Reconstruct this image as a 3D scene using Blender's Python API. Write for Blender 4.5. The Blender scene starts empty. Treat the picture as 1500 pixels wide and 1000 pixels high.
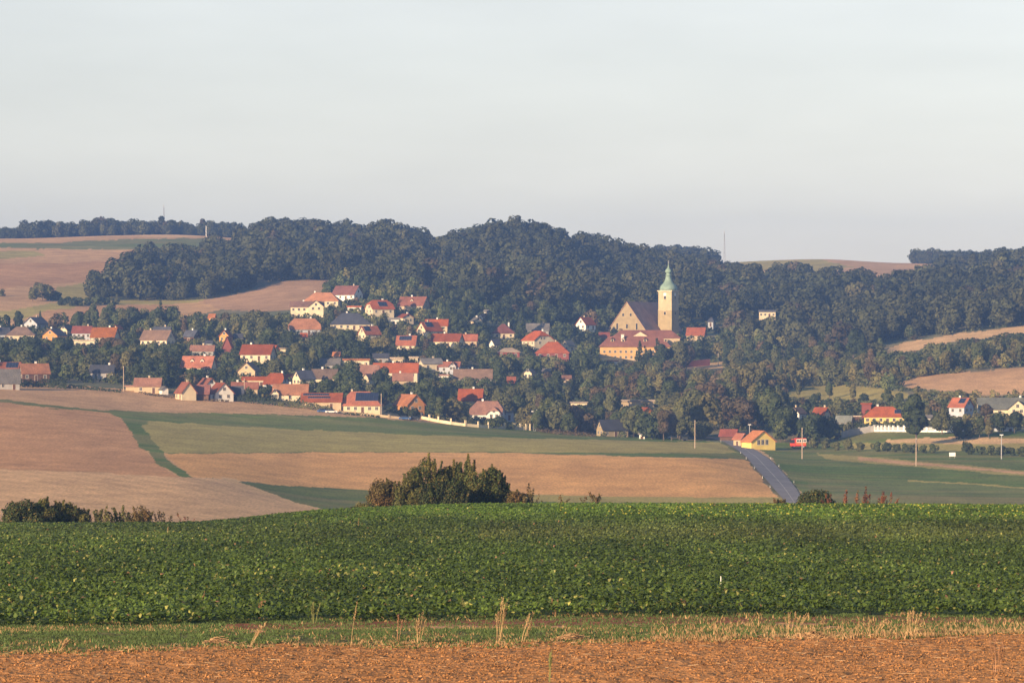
import bpy, math, random
import numpy as np
R = math.radians
C = bpy.context.scene.collection

# ------------------------------------------------------------------ camera
F = 5697.0                     # focal length in photograph pixels (1500 wide)
cam_d = bpy.data.cameras.new('camera'); cam = bpy.data.objects.new('camera', cam_d); C.objects.link(cam)
cam_d.sensor_width = 36; cam_d.lens = 36*F/1500
cam_d.clip_start = 1; cam_d.clip_end = 30000
cam.location = (0, 0, 0); cam.rotation_euler = (R(90), 0, 0)
bpy.context.scene.camera = cam

# ------------------------------------------------------------------ sky, sun, exposure
SKY_SAT = 0.5; SKY_TINT = (1.10, .96, .875)
SUN_AZ, SUN_EL = 41, 14.5        # degrees left of straight behind the camera, degrees up
sx, sy = -math.sin(R(SUN_AZ)), -math.cos(R(SUN_AZ))
w = bpy.data.worlds.new('World'); bpy.context.scene.world = w; w.use_nodes = True
nt = w.node_tree; bg = nt.nodes['Background']
sky = nt.nodes.new('ShaderNodeTexSky'); sky.sky_type = 'NISHITA'; sky.sun_disc = False
sky.sun_elevation = R(SUN_EL); sky.sun_rotation = math.atan2(sx, sy)
sky.air_density = 1.0; sky.dust_density = 0.5; sky.ozone_density = 3.0
tcw = nt.nodes.new('ShaderNodeTexCoord'); sep = nt.nodes.new('ShaderNodeSeparateXYZ'); nt.links.new(tcw.outputs['Generated'], sep.inputs[0])
mrw = nt.nodes.new('ShaderNodeMapRange'); mrw.inputs[1].default_value = .10; mrw.inputs[2].default_value = .40; mrw.inputs[3].default_value = SKY_SAT; mrw.inputs[4].default_value = 1.0
nt.links.new(sep.outputs[2], mrw.inputs[0]); hsv = nt.nodes.new('ShaderNodeHueSaturation'); nt.links.new(mrw.outputs[0], hsv.inputs['Saturation'])   # dusty veil low in the sky
nt.links.new(sky.outputs[0], hsv.inputs['Color']); tnt = nt.nodes.new('ShaderNodeVectorMath'); tnt.operation = 'MULTIPLY'; tnt.inputs[1].default_value = SKY_TINT
nt.links.new(hsv.outputs[0], tnt.inputs[0]); cmp_ = nt.nodes.new('ShaderNodeMapping'); cmp_.inputs['Scale'].default_value = (9, 9, 42); cmp_.inputs['Rotation'].default_value = (0, R(12), 0); nt.links.new(tcw.outputs['Generated'], cmp_.inputs[0])
cno = nt.nodes.new('ShaderNodeTexNoise'); cno.inputs['Scale'].default_value = 1.6; cno.inputs['Detail'].default_value = 5; nt.links.new(cmp_.outputs[0], cno.inputs['Vector'])
cmr = nt.nodes.new('ShaderNodeMapRange'); cmr.inputs[1].default_value = .35; cmr.inputs[2].default_value = .75; cmr.inputs[3].default_value = .97; cmr.inputs[4].default_value = 1.05; nt.links.new(cno.outputs['Fac'], cmr.inputs[0])
cir = nt.nodes.new('ShaderNodeVectorMath'); cir.operation = 'SCALE'; nt.links.new(tnt.outputs[0], cir.inputs[0]); nt.links.new(cmr.outputs[0], cir.inputs['Scale'])   # faint cirrus
nt.links.new(cir.outputs[0], bg.inputs[0]); bg.inputs[1].default_value = 0.097
sd = bpy.data.lights.new('sun', 'SUN'); so = bpy.data.objects.new('sun', sd); C.objects.link(so)
sd.energy = 5.0; sd.angle = R(0.5); sd.color = (1.0, 0.72, 0.44)
ce = math.cos(R(SUN_EL)); d = (sx*ce, sy*ce, math.sin(R(SUN_EL)))
from mathutils import Vector
so.rotation_euler = Vector(d).to_track_quat('Z', 'Y').to_euler()
vs = bpy.context.scene.view_settings
vs.view_transform = 'Standard'; vs.look = 'None'; vs.exposure = 0.93; vs.gamma = 1; vs.use_curve_mapping = False

HAZE_D = 0.00013
# ------------------------------------------------------------------ numeric helpers
def pchip(x, y, xi):
    x = np.asarray(x, float); y = np.asarray(y, float); xi = np.clip(xi, x[0], x[-1])
    h = np.diff(x); dl = np.diff(y)/h; n = len(x); m = np.zeros(n)
    m[0] = dl[0]; m[-1] = dl[-1]
    for i in range(1, n-1):
        if dl[i-1]*dl[i] > 0:
            w1 = 2*h[i]+h[i-1]; w2 = h[i]+2*h[i-1]
            m[i] = (w1+w2)/(w1/dl[i-1]+w2/dl[i])
    k = np.clip(np.searchsorted(x, xi, side='right')-1, 0, n-2)
    t = (xi-x[k])/h[k]; a = y[k]; b = y[k+1]
    return (2*t**3-3*t**2+1)*a+(t**3-2*t**2+t)*h[k]*m[k]+(-2*t**3+3*t**2)*b+(t**3-t**2)*h[k]*m[k+1]
_rs = np.random.RandomState(5); _lat = _rs.rand(256, 256)
def vnoise(x, y):
    x = np.asarray(x, float); y = np.asarray(y, float)
    xi = np.floor(x).astype(int); yi = np.floor(y).astype(int); fx = x-xi; fy = y-yi
    fx = fx*fx*(3-2*fx); fy = fy*fy*(3-2*fy)
    g = lambda a, b: _lat[a % 256, b % 256]
    return (g(xi, yi)*(1-fx)+g(xi+1, yi)*fx)*(1-fy)+(g(xi, yi+1)*(1-fx)+g(xi+1, yi+1)*fx)*fy
def fbm(x, y, o=3):
    s = 0; a = 1; t = 0
    for i in range(o):
        s = s+a*vnoise(x*2**i+17*i, y*2**i+5*i); t += a; a *= .5
    return s/t
def inpoly(u, v, poly):
    u = np.asarray(u, float); v = np.asarray(v, float); c = np.zeros(u.shape, bool); n = len(poly)
    for i in range(n):
        x1, y1 = poly[i]; x2, y2 = poly[(i+1) % n]
        if y1 == y2: continue
        c ^= ((y1 > v) != (y2 > v)) & (u < (x2-x1)*(v-y1)/(y2-y1)+x1)
    return c

# ------------------------------------------------------------------ the lie of the land: heights by bearing and distance
def hv(D, v): return -(v-500.0)/F*D
NEAR = {2: -6.3, 40: -6.75, 70: -7.15, 85: -7.46, 100: -7.85, 115: -8.3, 155: -9.6, 220: -11.7}
def col(c, mid): d = dict(NEAR); d.update(c); d.update({D: hv(D, v) for D, v in mid.items()}); return d
cl = {300: -14.6, 345: -16.25, 395: -18.9, 500: -26}
cm = {300: -13.75, 345: -15.1, 395: -17.6, 500: -25}
cr = {300: -13.35, 350: -14.85, 400: -17.3, 500: -25}
COLS = {
 -300: col(cl, {700: 775, 760: 760, 950: 695, 1250: 580, 1400: 555, 1850: 462, 2000: 432, 2900: 346, 3300: 356, 4600: 390}),
 0:    col(cl, {700: 777, 750: 763, 950: 690, 1250: 590, 1400: 563, 1850: 472, 2000: 442, 2900: 351, 3300: 362, 4600: 400}),
 250:  col(cl, {700: 779, 780: 760, 950: 696, 1300: 601, 1400: 576, 1850: 471, 2050: 440, 2900: 345, 3300: 356, 4600: 400}),
 500:  col(cm, {800: 772, 900: 745, 1130: 665, 1330: 613, 1400: 592, 1700: 500, 2000: 428, 2500: 360, 2800: 358, 3300: 370, 4600: 420}),
 750:  col(cr, {800: 772, 950: 741, 1150: 662, 1330: 634, 1390: 627, 1750: 525, 1950: 462, 2500: 352, 2800: 360, 3300: 398, 4600: 430}),
 1000: col(cr, {800: 772, 950: 741, 1130: 670, 1300: 650, 1380: 642, 1500: 604, 1880: 528, 2000: 490, 2500: 409, 2700: 409, 3200: 388, 3500: 392, 4600: 420}),
 1200: col(cr, {800: 773, 950: 742, 1250: 668, 1330: 657, 1400: 632, 1500: 606, 1700: 560, 2000: 490, 2450: 424, 2800: 409, 3200: 380, 3500: 390, 4600: 420}),
 1330: col(cr, {800: 773, 950: 742, 1250: 666, 1320: 648, 1350: 634, 1430: 613, 1600: 562, 1880: 500, 2350: 436, 2800: 409, 3200: 386, 3500: 390, 4600: 420}),
 1500: col(cr, {800: 773, 950: 742, 1250: 666, 1310: 650, 1345: 634, 1430: 612, 1600: 548, 1860: 488, 2300: 430, 2700: 394, 3200: 384, 3500: 390, 4600: 420}),
 1800: col(cr, {800: 773, 950: 742, 1250: 666, 1310: 650, 1345: 634, 1430: 610, 1600: 540, 1850: 480, 2300: 420, 2700: 384, 3200: 380, 3500: 388, 4600: 420}),
}
RG = np.geomspace(2, 4600, 900); UG = np.arange(-300, 1801, 10.0)
_uc = sorted(COLS); _T = np.array([pchip(sorted(COLS[u]), [COLS[u][k] for k in sorted(COLS[u])], RG) for u in _uc])
HT = np.array([pchip(_uc, _T[:, j], UG) for j in range(len(RG))]).T
LR = np.log(RG)
def height_ur(u, r):
    u = np.clip(np.asarray(u, float), -300, 1799.9); r = np.clip(np.asarray(r, float), 2.001, 4599)
    fu = (u+300)/10; iu = np.clip(fu.astype(int), 0, len(UG)-2); fu = fu-iu
    fr = (np.log(r)-LR[0])/(LR[1]-LR[0]); ir = np.clip(fr.astype(int), 0, len(RG)-2); fr = fr-ir
    return (HT[iu, ir]*(1-fu)+HT[iu+1, ir]*fu)*(1-fr)+(HT[iu, ir+1]*(1-fu)+HT[iu+1, ir+1]*fu)*fr
def height(X, Y):
    X = np.asarray(X, float); Y = np.asarray(Y, float)
    a = np.arctan2(X, Y); r = np.hypot(X, Y)
    u = np.where(np.abs(a) < 1.2, 750+F*np.tan(np.clip(a, -1.2, 1.2)), np.where(a > 0, 1799, -300))
    h = height_ur(u, r)
    m = .5*(height_ur(np.full_like(r, -300), r)+height_ur(np.full_like(r, 1799), r))
    t = np.clip((np.abs(a)-R(60))/R(120), 0, 1); t = t*t*(3-2*t)
    und = (fbm(X/90+50, Y/90+50, 2)-.5)*np.clip((r-420)/400, 0, 1)*1.2
    fur = np.clip((112-r)/6, 0, 1)*((fbm(X/.5, Y/.22, 3)-.5)*.16)*(r > 60)
    bank = -0.12*np.clip((r-109)/4, 0, 1)*np.clip((500-r)/100, 0, 1)
    # spurs and gullies under the wood on the main hill
    fm = np.clip((u-400)/90, 0, 1)*np.clip((1010-u)/130, 0, 1)*np.clip((r-2060)/160, 0, 1)*np.clip((3300-r)/300, 0, 1)
    gl = (X-(-41-(r-2500)*.055))/26; gl2 = (X-(38-(r-2500)*.02))/22
    spur = fm*((fbm(X/75+3, Y/120+8, 2)-.5)*20-3.5-10*np.exp(-gl**2)-5*np.exp(-gl2**2))
    fr_ = np.clip((u-1060)/90, 0, 1)*np.clip((r-2060)/200, 0, 1)*np.clip((2900-r)/300, 0, 1)
    spur = spur+fr_*(fbm(X/70+13, Y/110+8, 2)-.5)*16
    return h*(1-t)+m*t+und+fur+bank+spur
def proj(X, Y, Z): return 750+F*X/Y, 500-F*Z/Y
RV = np.concatenate([np.arange(20, 130, .5), np.arange(130, 450, 2), np.geomspace(450, 3500, 1200)])
def ground(u, v, rmin=450):
    """the spot on the land seen at photograph pixel (u, v)"""
    a = math.atan((u-750)/F); r = RV[RV >= rmin]
    X = r*math.sin(a); Y = r*math.cos(a); Z = height(X, Y); vv = 500-F*Z/Y
    k = np.nonzero(vv <= v)[0]; k = k[0] if len(k) else int(np.argmin(vv))
    if k > 0 and vv[k-1] > v > vv[k]-1e-9: t = (vv[k-1]-v)/(vv[k-1]-vv[k]+1e-9)
    else: t = 1; k = max(k, 1)
    return tuple(float(q[k-1]+(q[k]-q[k-1])*t) for q in (X, Y, Z))

# ------------------------------------------------------------------ object helpers
def tag(o, label=None, cat=None, group=None, kind=None):
    if label: o['label'] = label
    if cat: o['category'] = cat
    if group: o['group'] = group
    if kind: o['kind'] = kind
    return o
def empty(name, loc, rz=0):
    o = bpy.data.objects.new(name, None); C.objects.link(o); o.location = loc; o.rotation_euler = (0, 0, rz)
    o.empty_display_size = .5
    return o
def link(name, me, parent=None):
    o = bpy.data.objects.new(name, me); C.objects.link(o)
    if parent: o.parent = parent
    return o
def npmesh(name, verts, quads, mat, cols=None, smooth=False):
    """mesh from numpy arrays; quads (n,4) or (n,3); cols per vertex (n,3)"""
    me = bpy.data.meshes.new(name); n = len(verts); q = np.asarray(quads, np.int32); k = q.shape[1]
    me.vertices.add(n); me.vertices.foreach_set('co', np.asarray(verts, np.float32).ravel())
    me.loops.add(q.size); me.loops.foreach_set('vertex_index', q.ravel())
    me.polygons.add(len(q)); me.polygons.foreach_set('loop_start', np.arange(0, q.size, k, dtype=np.int32))
    me.polygons.foreach_set('use_smooth', np.full(len(q), smooth))
    me.update(calc_edges=True)
    if cols is not None:
        at = me.attributes.new('Col', 'FLOAT_COLOR', 'POINT')
        c4 = np.ones((n, 4), np.float32); c4[:, :3] = cols; at.data.foreach_set('color', c4.ravel())
    if mat: me.materials.append(mat)
    return me
class MB:
    def __init__(s): s.v = []; s.f = []; s.m = []; s.mats = []
    def mi(s, mat):
        if mat not in s.mats: s.mats.append(mat)
        return s.mats.index(mat)
    def poly(s, pts, mat): b = len(s.v); s.v += [tuple(p) for p in pts]; s.f.append(tuple(range(b, b+len(pts)))); s.m.append(s.mi(mat))
    def box(s, x0, x1, y0, y1, z0, z1, mat):
        b = len(s.v); s.v += [(x, y, z) for z in (z0, z1) for x, y in ((x0, y0), (x1, y0), (x1, y1), (x0, y1))]
        for f in ((0, 3, 2, 1), (4, 5, 6, 7), (0, 1, 5, 4), (1, 2, 6, 5), (2, 3, 7, 6), (3, 0, 4, 7)):
            s.f.append(tuple(b+i for i in f)); s.m.append(s.mi(mat))
    def slab(s, pts, t, mat):
        """polygon (seen from above) thickened straight down"""
        b = len(s.v); n = len(pts); s.v += [tuple(p) for p in pts]+[(p[0], p[1], p[2]-t) for p in pts]; k = s.mi(mat)
        s.f.append(tuple(range(b, b+n))); s.m.append(k); s.f.append(tuple(range(b+2*n-1, b+n-1, -1))); s.m.append(k)
        for i in range(n): j = (i+1) % n; s.f.append((b+i, b+n+i, b+n+j, b+j)); s.m.append(k)
    def lathe(s, prof, mat, n=12, cx=0, cy=0, rot=0):
        b = len(s.v); k = s.mi(mat)
        for (r, z) in prof:
            for i in range(n): a = 2*math.pi*i/n+rot; s.v.append((cx+r*math.cos(a), cy+r*math.sin(a), z))
        for j in range(len(prof)-1):
            for i in range(n): i2 = (i+1) % n; s.f.append((b+j*n+i, b+j*n+i2, b+(j+1)*n+i2, b+(j+1)*n+i)); s.m.append(k)
        s.f.append(tuple(b+(len(prof)-1)*n+i for i in range(n))); s.m.append(k)
        s.f.append(tuple(b+i for i in reversed(range(n)))); s.m.append(k)
    def mesh(s, name):
        me = bpy.data.meshes.new(name); me.from_pydata(s.v, [], s.f)
        for m in s.mats: me.materials.append(m)
        me.polygons.foreach_set('material_index', s.m); me.update(); return me
    def build(s, name, parent=None): return link(name, s.mesh(name), parent)

# ------------------------------------------------------------------ materials
def newmat(name):
    m = bpy.data.materials.new(name); m.use_nodes = True; n = m.node_tree; b = n.nodes['Principled BSDF']
    b.inputs['Specular IOR Level'].default_value = .25
    return m, n, b
def nd(n, t, **k):
    x = n.nodes.new(t)
    for a, v in k.items(): setattr(x, a, v)
    return x
def scaled_noise(n, scale, loc=(0, 0, 0), sc=(1, 1, 1), detail=4, obj=False):
    tc = nd(n, 'ShaderNodeTexCoord') if obj else nd(n, 'ShaderNodeNewGeometry')
    mp = nd(n, 'ShaderNodeMapping'); mp.inputs['Scale'].default_value = sc; mp.inputs['Location'].default_value = loc
    n.links.new(tc.outputs['Object' if obj else 'Position'], mp.inputs[0])
    no = nd(n, 'ShaderNodeTexNoise'); no.inputs['Scale'].default_value = scale; no.inputs['Detail'].default_value = detail
    n.links.new(mp.outputs[0], no.inputs['Vector']); return no.outputs['Fac']
def rng(n, fac, lo, hi, a=.3, b=.7):
    r = nd(n, 'ShaderNodeMapRange'); r.inputs[1].default_value = a; r.inputs[2].default_value = b
    r.inputs[3].default_value = lo; r.inputs[4].default_value = hi; n.links.new(fac, r.inputs[0]); return r.outputs[0]
def mulc(n, colout, fac):
    m = nd(n, 'ShaderNodeVectorMath', operation='SCALE'); n.links.new(colout, m.inputs[0]); n.links.new(fac, m.inputs['Scale']); return m.outputs[0]
def mul(n, a, b):
    m = nd(n, 'ShaderNodeMath', operation='MULTIPLY'); n.links.new(a, m.inputs[0]); n.links.new(b, m.inputs[1]); return m.outputs[0]
def bump(n, b, fac, dist, strength=1.0):
    bp = nd(n, 'ShaderNodeBump'); bp.inputs['Distance'].default_value = dist; bp.inputs['Strength'].default_value = strength
    n.links.new(fac, bp.inputs['Height']); n.links.new(bp.outputs[0], b.inputs['Normal'])
def plain(name, c, rough=.85, var=.15, scale=.6, metal=0, tile=None, rand=0):
    m, n, b = newmat(name); b.inputs['Roughness'].default_value = rough; b.inputs['Metallic'].default_value = metal
    rgb = nd(n, 'ShaderNodeRGB'); rgb.outputs[0].default_value = (*c, 1)
    f = rng(n, scaled_noise(n, scale, detail=5), 1-var, 1+var)
    if tile:
        f2 = rng(n, scaled_noise(n, 1.0, sc=(3.5, 3.5, 3.5), detail=2, obj=True), 1-tile, 1+tile); f = mul(n, f, f2)
    c_ = mulc(n, rgb.outputs[0], f)
    if rand:                       # age differs from house to house
        oi = nd(n, 'ShaderNodeObjectInfo'); hs = nd(n, 'ShaderNodeHueSaturation'); n.links.new(rng(n, oi.outputs['Random'], 1-rand*.45, 1+rand*.3, 0, 1), hs.inputs['Saturation'])
        m2 = nd(n, 'ShaderNodeMath', operation='FRACT'); m3 = nd(n, 'ShaderNodeMath', operation='MULTIPLY'); m3.inputs[1].default_value = 7.31; n.links.new(oi.outputs['Random'], m3.inputs[0]); n.links.new(m3.outputs[0], m2.inputs[0])
        n.links.new(rng(n, m2.outputs[0], 1-rand*1.3, 1+rand*.3, 0, 1), hs.inputs['Value']); n.links.new(c_, hs.inputs['Color']); c_ = hs.outputs[0]
    n.links.new(c_, b.inputs['Base Color']); return m
def attrmat(name, rough=.8, var=.12, scale=.15, spec=.2, rand=0, trans=0):
    m, n, b = newmat(name); b.inputs['Roughness'].default_value = rough; b.inputs['Specular IOR Level'].default_value = spec
    at = nd(n, 'ShaderNodeAttribute'); at.attribute_name = 'Col'
    f = rng(n, scaled_noise(n, scale, detail=2), 1-var, 1+var)
    if rand:
        oi = nd(n, 'ShaderNodeObjectInfo'); f = mul(n, f, rng(n, oi.outputs['Random'], 1-rand, 1+rand, 0, 1))
    c = mulc(n, at.outputs['Color'], f); n.links.new(c, b.inputs['Base Color'])
    if trans:
        tr = nd(n, 'ShaderNodeBsdfTranslucent'); n.links.new(c, tr.inputs[0]); mx = nd(n, 'ShaderNodeMixShader'); mx.inputs[0].default_value = trans
        n.links.new(b.outputs[0], mx.inputs[1]); n.links.new(tr.outputs[0], mx.inputs[2]); n.links.new(mx.outputs[0], n.nodes['Material Output'].inputs[0])
    return m
ROOF = {k: plain('roof_tiles_'+k, c, .8, .22, .35, tile=.3, rand=.32) for k, c in dict(
    red=(.32, .095, .042), orange=(.38, .145, .052), maroon=(.19, .065, .05), brown=(.19, .125, .09), pink=(.28, .15, .11),
    slate=(.07, .075, .095), grey=(.19, .18, .17), beige=(.45, .36, .27), green=(.16, .17, .15)).items()}
WALL = {k: plain('plaster_'+k, c, .9, .13, .5, rand=.12) for k, c in dict(
    cream=(.66, .56, .38), white=(.76, .73, .66), yellow=(.72, .55, .17), orange=(.58, .27, .08), ochre=(.56, .35, .15), stone=(.36, .28, .16),
    wood=(.12, .065, .04), red=(.23, .07, .055), grey=(.32, .31, .30), bluegrey=(.42, .45, .50), towerup=(.50, .41, .25), towerlow=(.37, .29, .16), buff=(.50, .39, .25)).items()}  # bluegrey also carries painted shade on some pale walls
M_glass = plain('window_glass', (.03, .035, .045), .15, .1)
M_frame = plain('window_frame_paint', (.55, .5, .42), .6, .05)
M_solar = plain('solar_cells', (.02, .028, .06), .2, .1)
M_metal = plain('grey_metal', (.35, .35, .36), .5, .1)
M_rail = plain('fence_panel_paint', (.42, .43, .44), .6, .06)
M_white = plain('white_paint', (.8, .79, .76), .6, .06)
M_pole = plain('weathered_pole_wood', (.42, .33, .25), .9, .15, 3)
M_copper = plain('green_copper', (.22, .31, .24), .6, .2, .5)
M_bark = plain('tree_bark', (.13, .10, .075), .95, .3, 2)
M_fol = attrmat('foliage', .75, .18, .12, .15, rand=.12, trans=.26)
M_leaf = attrmat('crop_leaves', .55, .16, .35, .3, trans=.25)
M_dry = attrmat('dry_plants', .9, .2, 1.5, .1, trans=.2)
# ------------------------------------------------------------------ ground colours
TAN = (.58, .35, .17); TAN2 = (.60, .38, .19); BRN = (.64, .35, .125); RED = (.52, .285, .13); GRN = (.155, .18, .045); OLV = (.36, .30, .09)
DGR = (.14, .155, .038); BGR = (.18, .185, .06); STR = (.62, .40, .19); TANH = (.52, .32, .15); BRH = (.41, .25, .135); REH = (.47, .265, .12); MEA = (.17, .165, .085); DIRT = (.40, .20, .082)
PAINT = [  # boundaries of the fields and meadows as surveyed from the hill; later ones lie over earlier ones
 (TAN, [(-300, 560), (0, 561), (170, 568), (260, 578), (400, 590), (560, 603), (640, 612), (700, 622), (870, 634), (1040, 645), (1040, 700), (-300, 700)]),
 (GRN, [(-300, 580), (0, 584), (60, 591), (150, 601), (400, 606), (560, 613), (700, 624), (870, 634), (1040, 646), (1072, 655), (1092, 672), (700, 662), (400, 663), (250, 665), (-300, 600)]),
 (RED, [(-300, 584), (0, 589), (60, 596), (160, 604), (178, 612), (205, 655), (245, 690), (265, 698), (250, 700), (-300, 692)]),
 (OLV, [(205, 615), (420, 628), (700, 640), (900, 645), (1055, 648), (1080, 664), (700, 661), (400, 662), (245, 664)]),
 (GRN, [(190, 608), (215, 612), (228, 645), (244, 672), (282, 699), (268, 699), (232, 681), (208, 652), (184, 617)]),
 ((.165, .19, .045), [(165, 601), (400, 607), (560, 613), (700, 626), (860, 634), (860, 640), (600, 626), (400, 617), (240, 613)]),
 (OLV, [(205, 622), (235, 617), (252, 650), (272, 664), (240, 664)]),
 (TAN2, [(-300, 686), (0, 686), (120, 690), (265, 699), (330, 701), (380, 716), (440, 737), (500, 750), (520, 790), (-300, 790)]),
 (BRN, [(240, 665), (400, 663), (700, 662), (1094, 673), (1110, 693), (1130, 717), (1140, 729), (900, 728), (700, 723), (560, 719), (420, 712), (330, 701), (282, 699)]),
 (STR, [(318, 697), (345, 702), (400, 722), (450, 738), (500, 750), (440, 742), (380, 722), (335, 705)]),
 (DGR, [(348, 705), (420, 711), (560, 718), (560, 755), (500, 752), (430, 735), (385, 718)]),
 (OLV, [(560, 718), (900, 727), (1142, 728), (1160, 760), (560, 760)]),
 (DGR, [(700, 733), (900, 736), (1142, 738), (1150, 760), (700, 760)]),
 (GRN, [(1090, 648), (1900, 656), (1900, 780), (1176, 780), (1172, 728), (1140, 684), (1110, 660)]),
 (BGR, [(1185, 704), (1330, 702), (1500, 714), (1900, 735), (1900, 780), (1185, 780)]),
 (STR, [(1080, 646), (1108, 655), (1125, 666), (1150, 692), (1180, 728), (1173, 728), (1142, 690), (1118, 668), (1098, 656)]),
 (OLV, [(1195, 664), (1255, 668), (1380, 678), (1500, 689), (1900, 700), (1900, 708), (1500, 697), (1380, 687), (1255, 677), (1210, 672)]),
 (TAN, [(1255, 670), (1380, 680), (1500, 691), (1900, 703), (1900, 706), (1500, 694), (1380, 684), (1255, 674)]),
 (OLV, [(1330, 702), (1500, 713), (1900, 730), (1900, 734), (1500, 716), (1330, 704)]),
 (GRN, [(1190, 640), (1900, 640), (1900, 656), (1190, 652)]),
 (DGR, [(1255, 630), (1900, 632), (1900, 644), (1240, 646), (1180, 652), (1190, 642)]),
 (STR, [(1300, 643), (1400, 641), (1900, 643), (1900, 650), (1400, 650), (1300, 650)]),
 (OLV, [(1250, 649), (1900, 650), (1900, 662), (1250, 658)]),
 # hill fields to the left
 (TANH, [(-300, 352), (200, 343), (345, 341), (358, 366), (262, 386), (200, 398), (150, 425), (133, 440), (300, 440), (330, 452), (250, 470), (60, 477), (-300, 480)]),
 (REH, [(-300, 395), (100, 385), (200, 380), (200, 398), (150, 410), (90, 414), (0, 424), (-300, 430)]),
 (BGR, [(40, 358), (130, 352), (230, 349), (330, 349), (330, 360), (250, 366), (130, 365), (60, 364)]),
 (OLV, [(-300, 370), (50, 368), (70, 374), (0, 380), (-300, 384)]),
 (BGR, [(-300, 358), (0, 356), (70, 356), (60, 364), (0, 363), (-300, 366)]),
 (STR, [(190, 346), (240, 341), (350, 339), (350, 345), (240, 348)]),
 (OLV, [(85, 420), (150, 412), (140, 442), (75, 442)]),
 (OLV, [(-300, 462), (0, 457), (100, 440), (230, 432), (235, 440), (120, 448), (45, 466), (-300, 480)]),
 (REH, [(25, 472), (70, 455), (130, 449), (255, 445), (260, 468), (190, 470), (70, 476)]),
 (OLV, [(133, 434), (300, 436), (300, 442), (250, 446), (133, 446)]),
 (BRH, [(290, 441), (330, 434), (420, 411), (480, 410), (475, 425), (430, 452), (380, 458), (320, 452)]),
 # right
 (TANH, [(1035, 376), (1200, 374), (1500, 380), (1500, 410), (1035, 412)]),
 (OLV, [(1055, 383), (1200, 379), (1250, 392), (1200, 400), (1090, 395)]),
 (STR, [(1035, 380), (1060, 380), (1060, 392), (1035, 392)]),
 (STR, [(1105, 395), (1150, 394), (1150, 404), (1105, 404)]),
 (STR, [(1285, 516), (1330, 500), (1400, 489), (1500, 477), (1900, 462), (1900, 474), (1500, 488), (1400, 500), (1345, 512), (1300, 519)]),
 (TAN, [(1310, 562), (1345, 552), (1500, 537), (1900, 515), (1900, 570), (1500, 577), (1440, 580), (1380, 572), (1330, 568)]),
 (OLV, [(1130, 575), (1180, 560), (1280, 566), (1290, 585), (1180, 590), (1120, 585)]),
 (OLV, [(1275, 568), (1320, 572), (1335, 580), (1290, 586)]),
 (STR, [(985, 536), (1060, 528), (1060, 540), (1000, 552)]),
]
def dirt_edge(u): return np.interp(u, [0, 400, 750, 1000, 1500], [956, 944, 941, 935, 926])
def beet_edge(u): return np.interp(u, [0, 400, 750, 1000, 1500], [918, 912, 906, 902, 904])

# ------------------------------------------------------------------ ground sheet (full circle round the viewpoint)
ui = np.arange(-160, 1661, 1.8); ai = np.arctan((ui-750)/F)
neg = -np.geomspace(abs(ai[0])*1.05, math.pi, 40); pos = np.geomspace(ai[-1]*1.05, math.pi, 40)
A = np.concatenate([neg[::-1], ai, pos])
RR = np.concatenate([[1.0], np.geomspace(3, 78, 14), np.arange(79.5, 122, .22), np.arange(122, 420, 3.5), np.geomspace(422, 690, 24),
                     700*np.exp(np.arange(0, math.log(1500/700), .0027)), 1500*np.exp(np.arange(0.001, math.log(3300/1500), .005)), np.geomspace(3320, 4600, 12)])
AA, RM = np.meshgrid(A, RR, indexing='ij'); X = RM*np.sin(AA); Y = RM*np.cos(AA); Z = height(X, Y)
na, nr = AA.shape
Yc = np.where(np.abs(AA) < 1.2, np.maximum(Y, .1), 1e9); U = np.where(np.abs(AA) < 1.2, 750+F*X/Yc, 9999); V = np.where(np.abs(AA) < 1.2, 500-F*Z/Yc, 500)
Uj = U+(fbm(X/14, Y/14, 2)-.5)*7; Vj = V+(fbm(X/16+9, Y/16+4, 2)-.5)*3+(fbm(X/3+9, Y/9+4, 2)-.5)*2
cc = np.zeros((na, nr, 3)); cc[:] = MEA
for c, p in PAINT: m = inpoly(Uj, Vj, p) & (RM > 450); cc[m] = c
near = RM < 430
cc[near] = (.07, .10, .035)
Vd = V+(fbm(X/2.2, Y/2.2, 3)-.5)*9
db = near & (Vd > beet_edge(U)); cc[db] = (.13, .135, .05)
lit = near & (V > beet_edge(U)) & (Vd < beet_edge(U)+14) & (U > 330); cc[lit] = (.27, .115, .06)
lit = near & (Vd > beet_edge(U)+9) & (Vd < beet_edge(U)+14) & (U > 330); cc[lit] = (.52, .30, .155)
dd = (near & (Vd > dirt_edge(U))) | (RM < 80); cc[dd] = DIRT
# soil and crop tone differences inside the fields
st = fbm(X/70+3, Y/90+7, 4); st2 = fbm(X/9+31, Y/26+2, 3)
cc *= (1+np.where(near, 0, 1)*((st-.5)*.40+(st2-.5)*.22))[..., None]
olv = fbm(X/60+80, Y/14, 3)
g = np.clip((olv-.5)*3, -.5, .5)[..., None]*np.where(near, 0, 1)[..., None]
isg = (cc[..., 1] > cc[..., 0]*.85)[..., None]
cc = np.where(isg, cc+g*np.array([.09, .035, .03]), cc)
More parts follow.
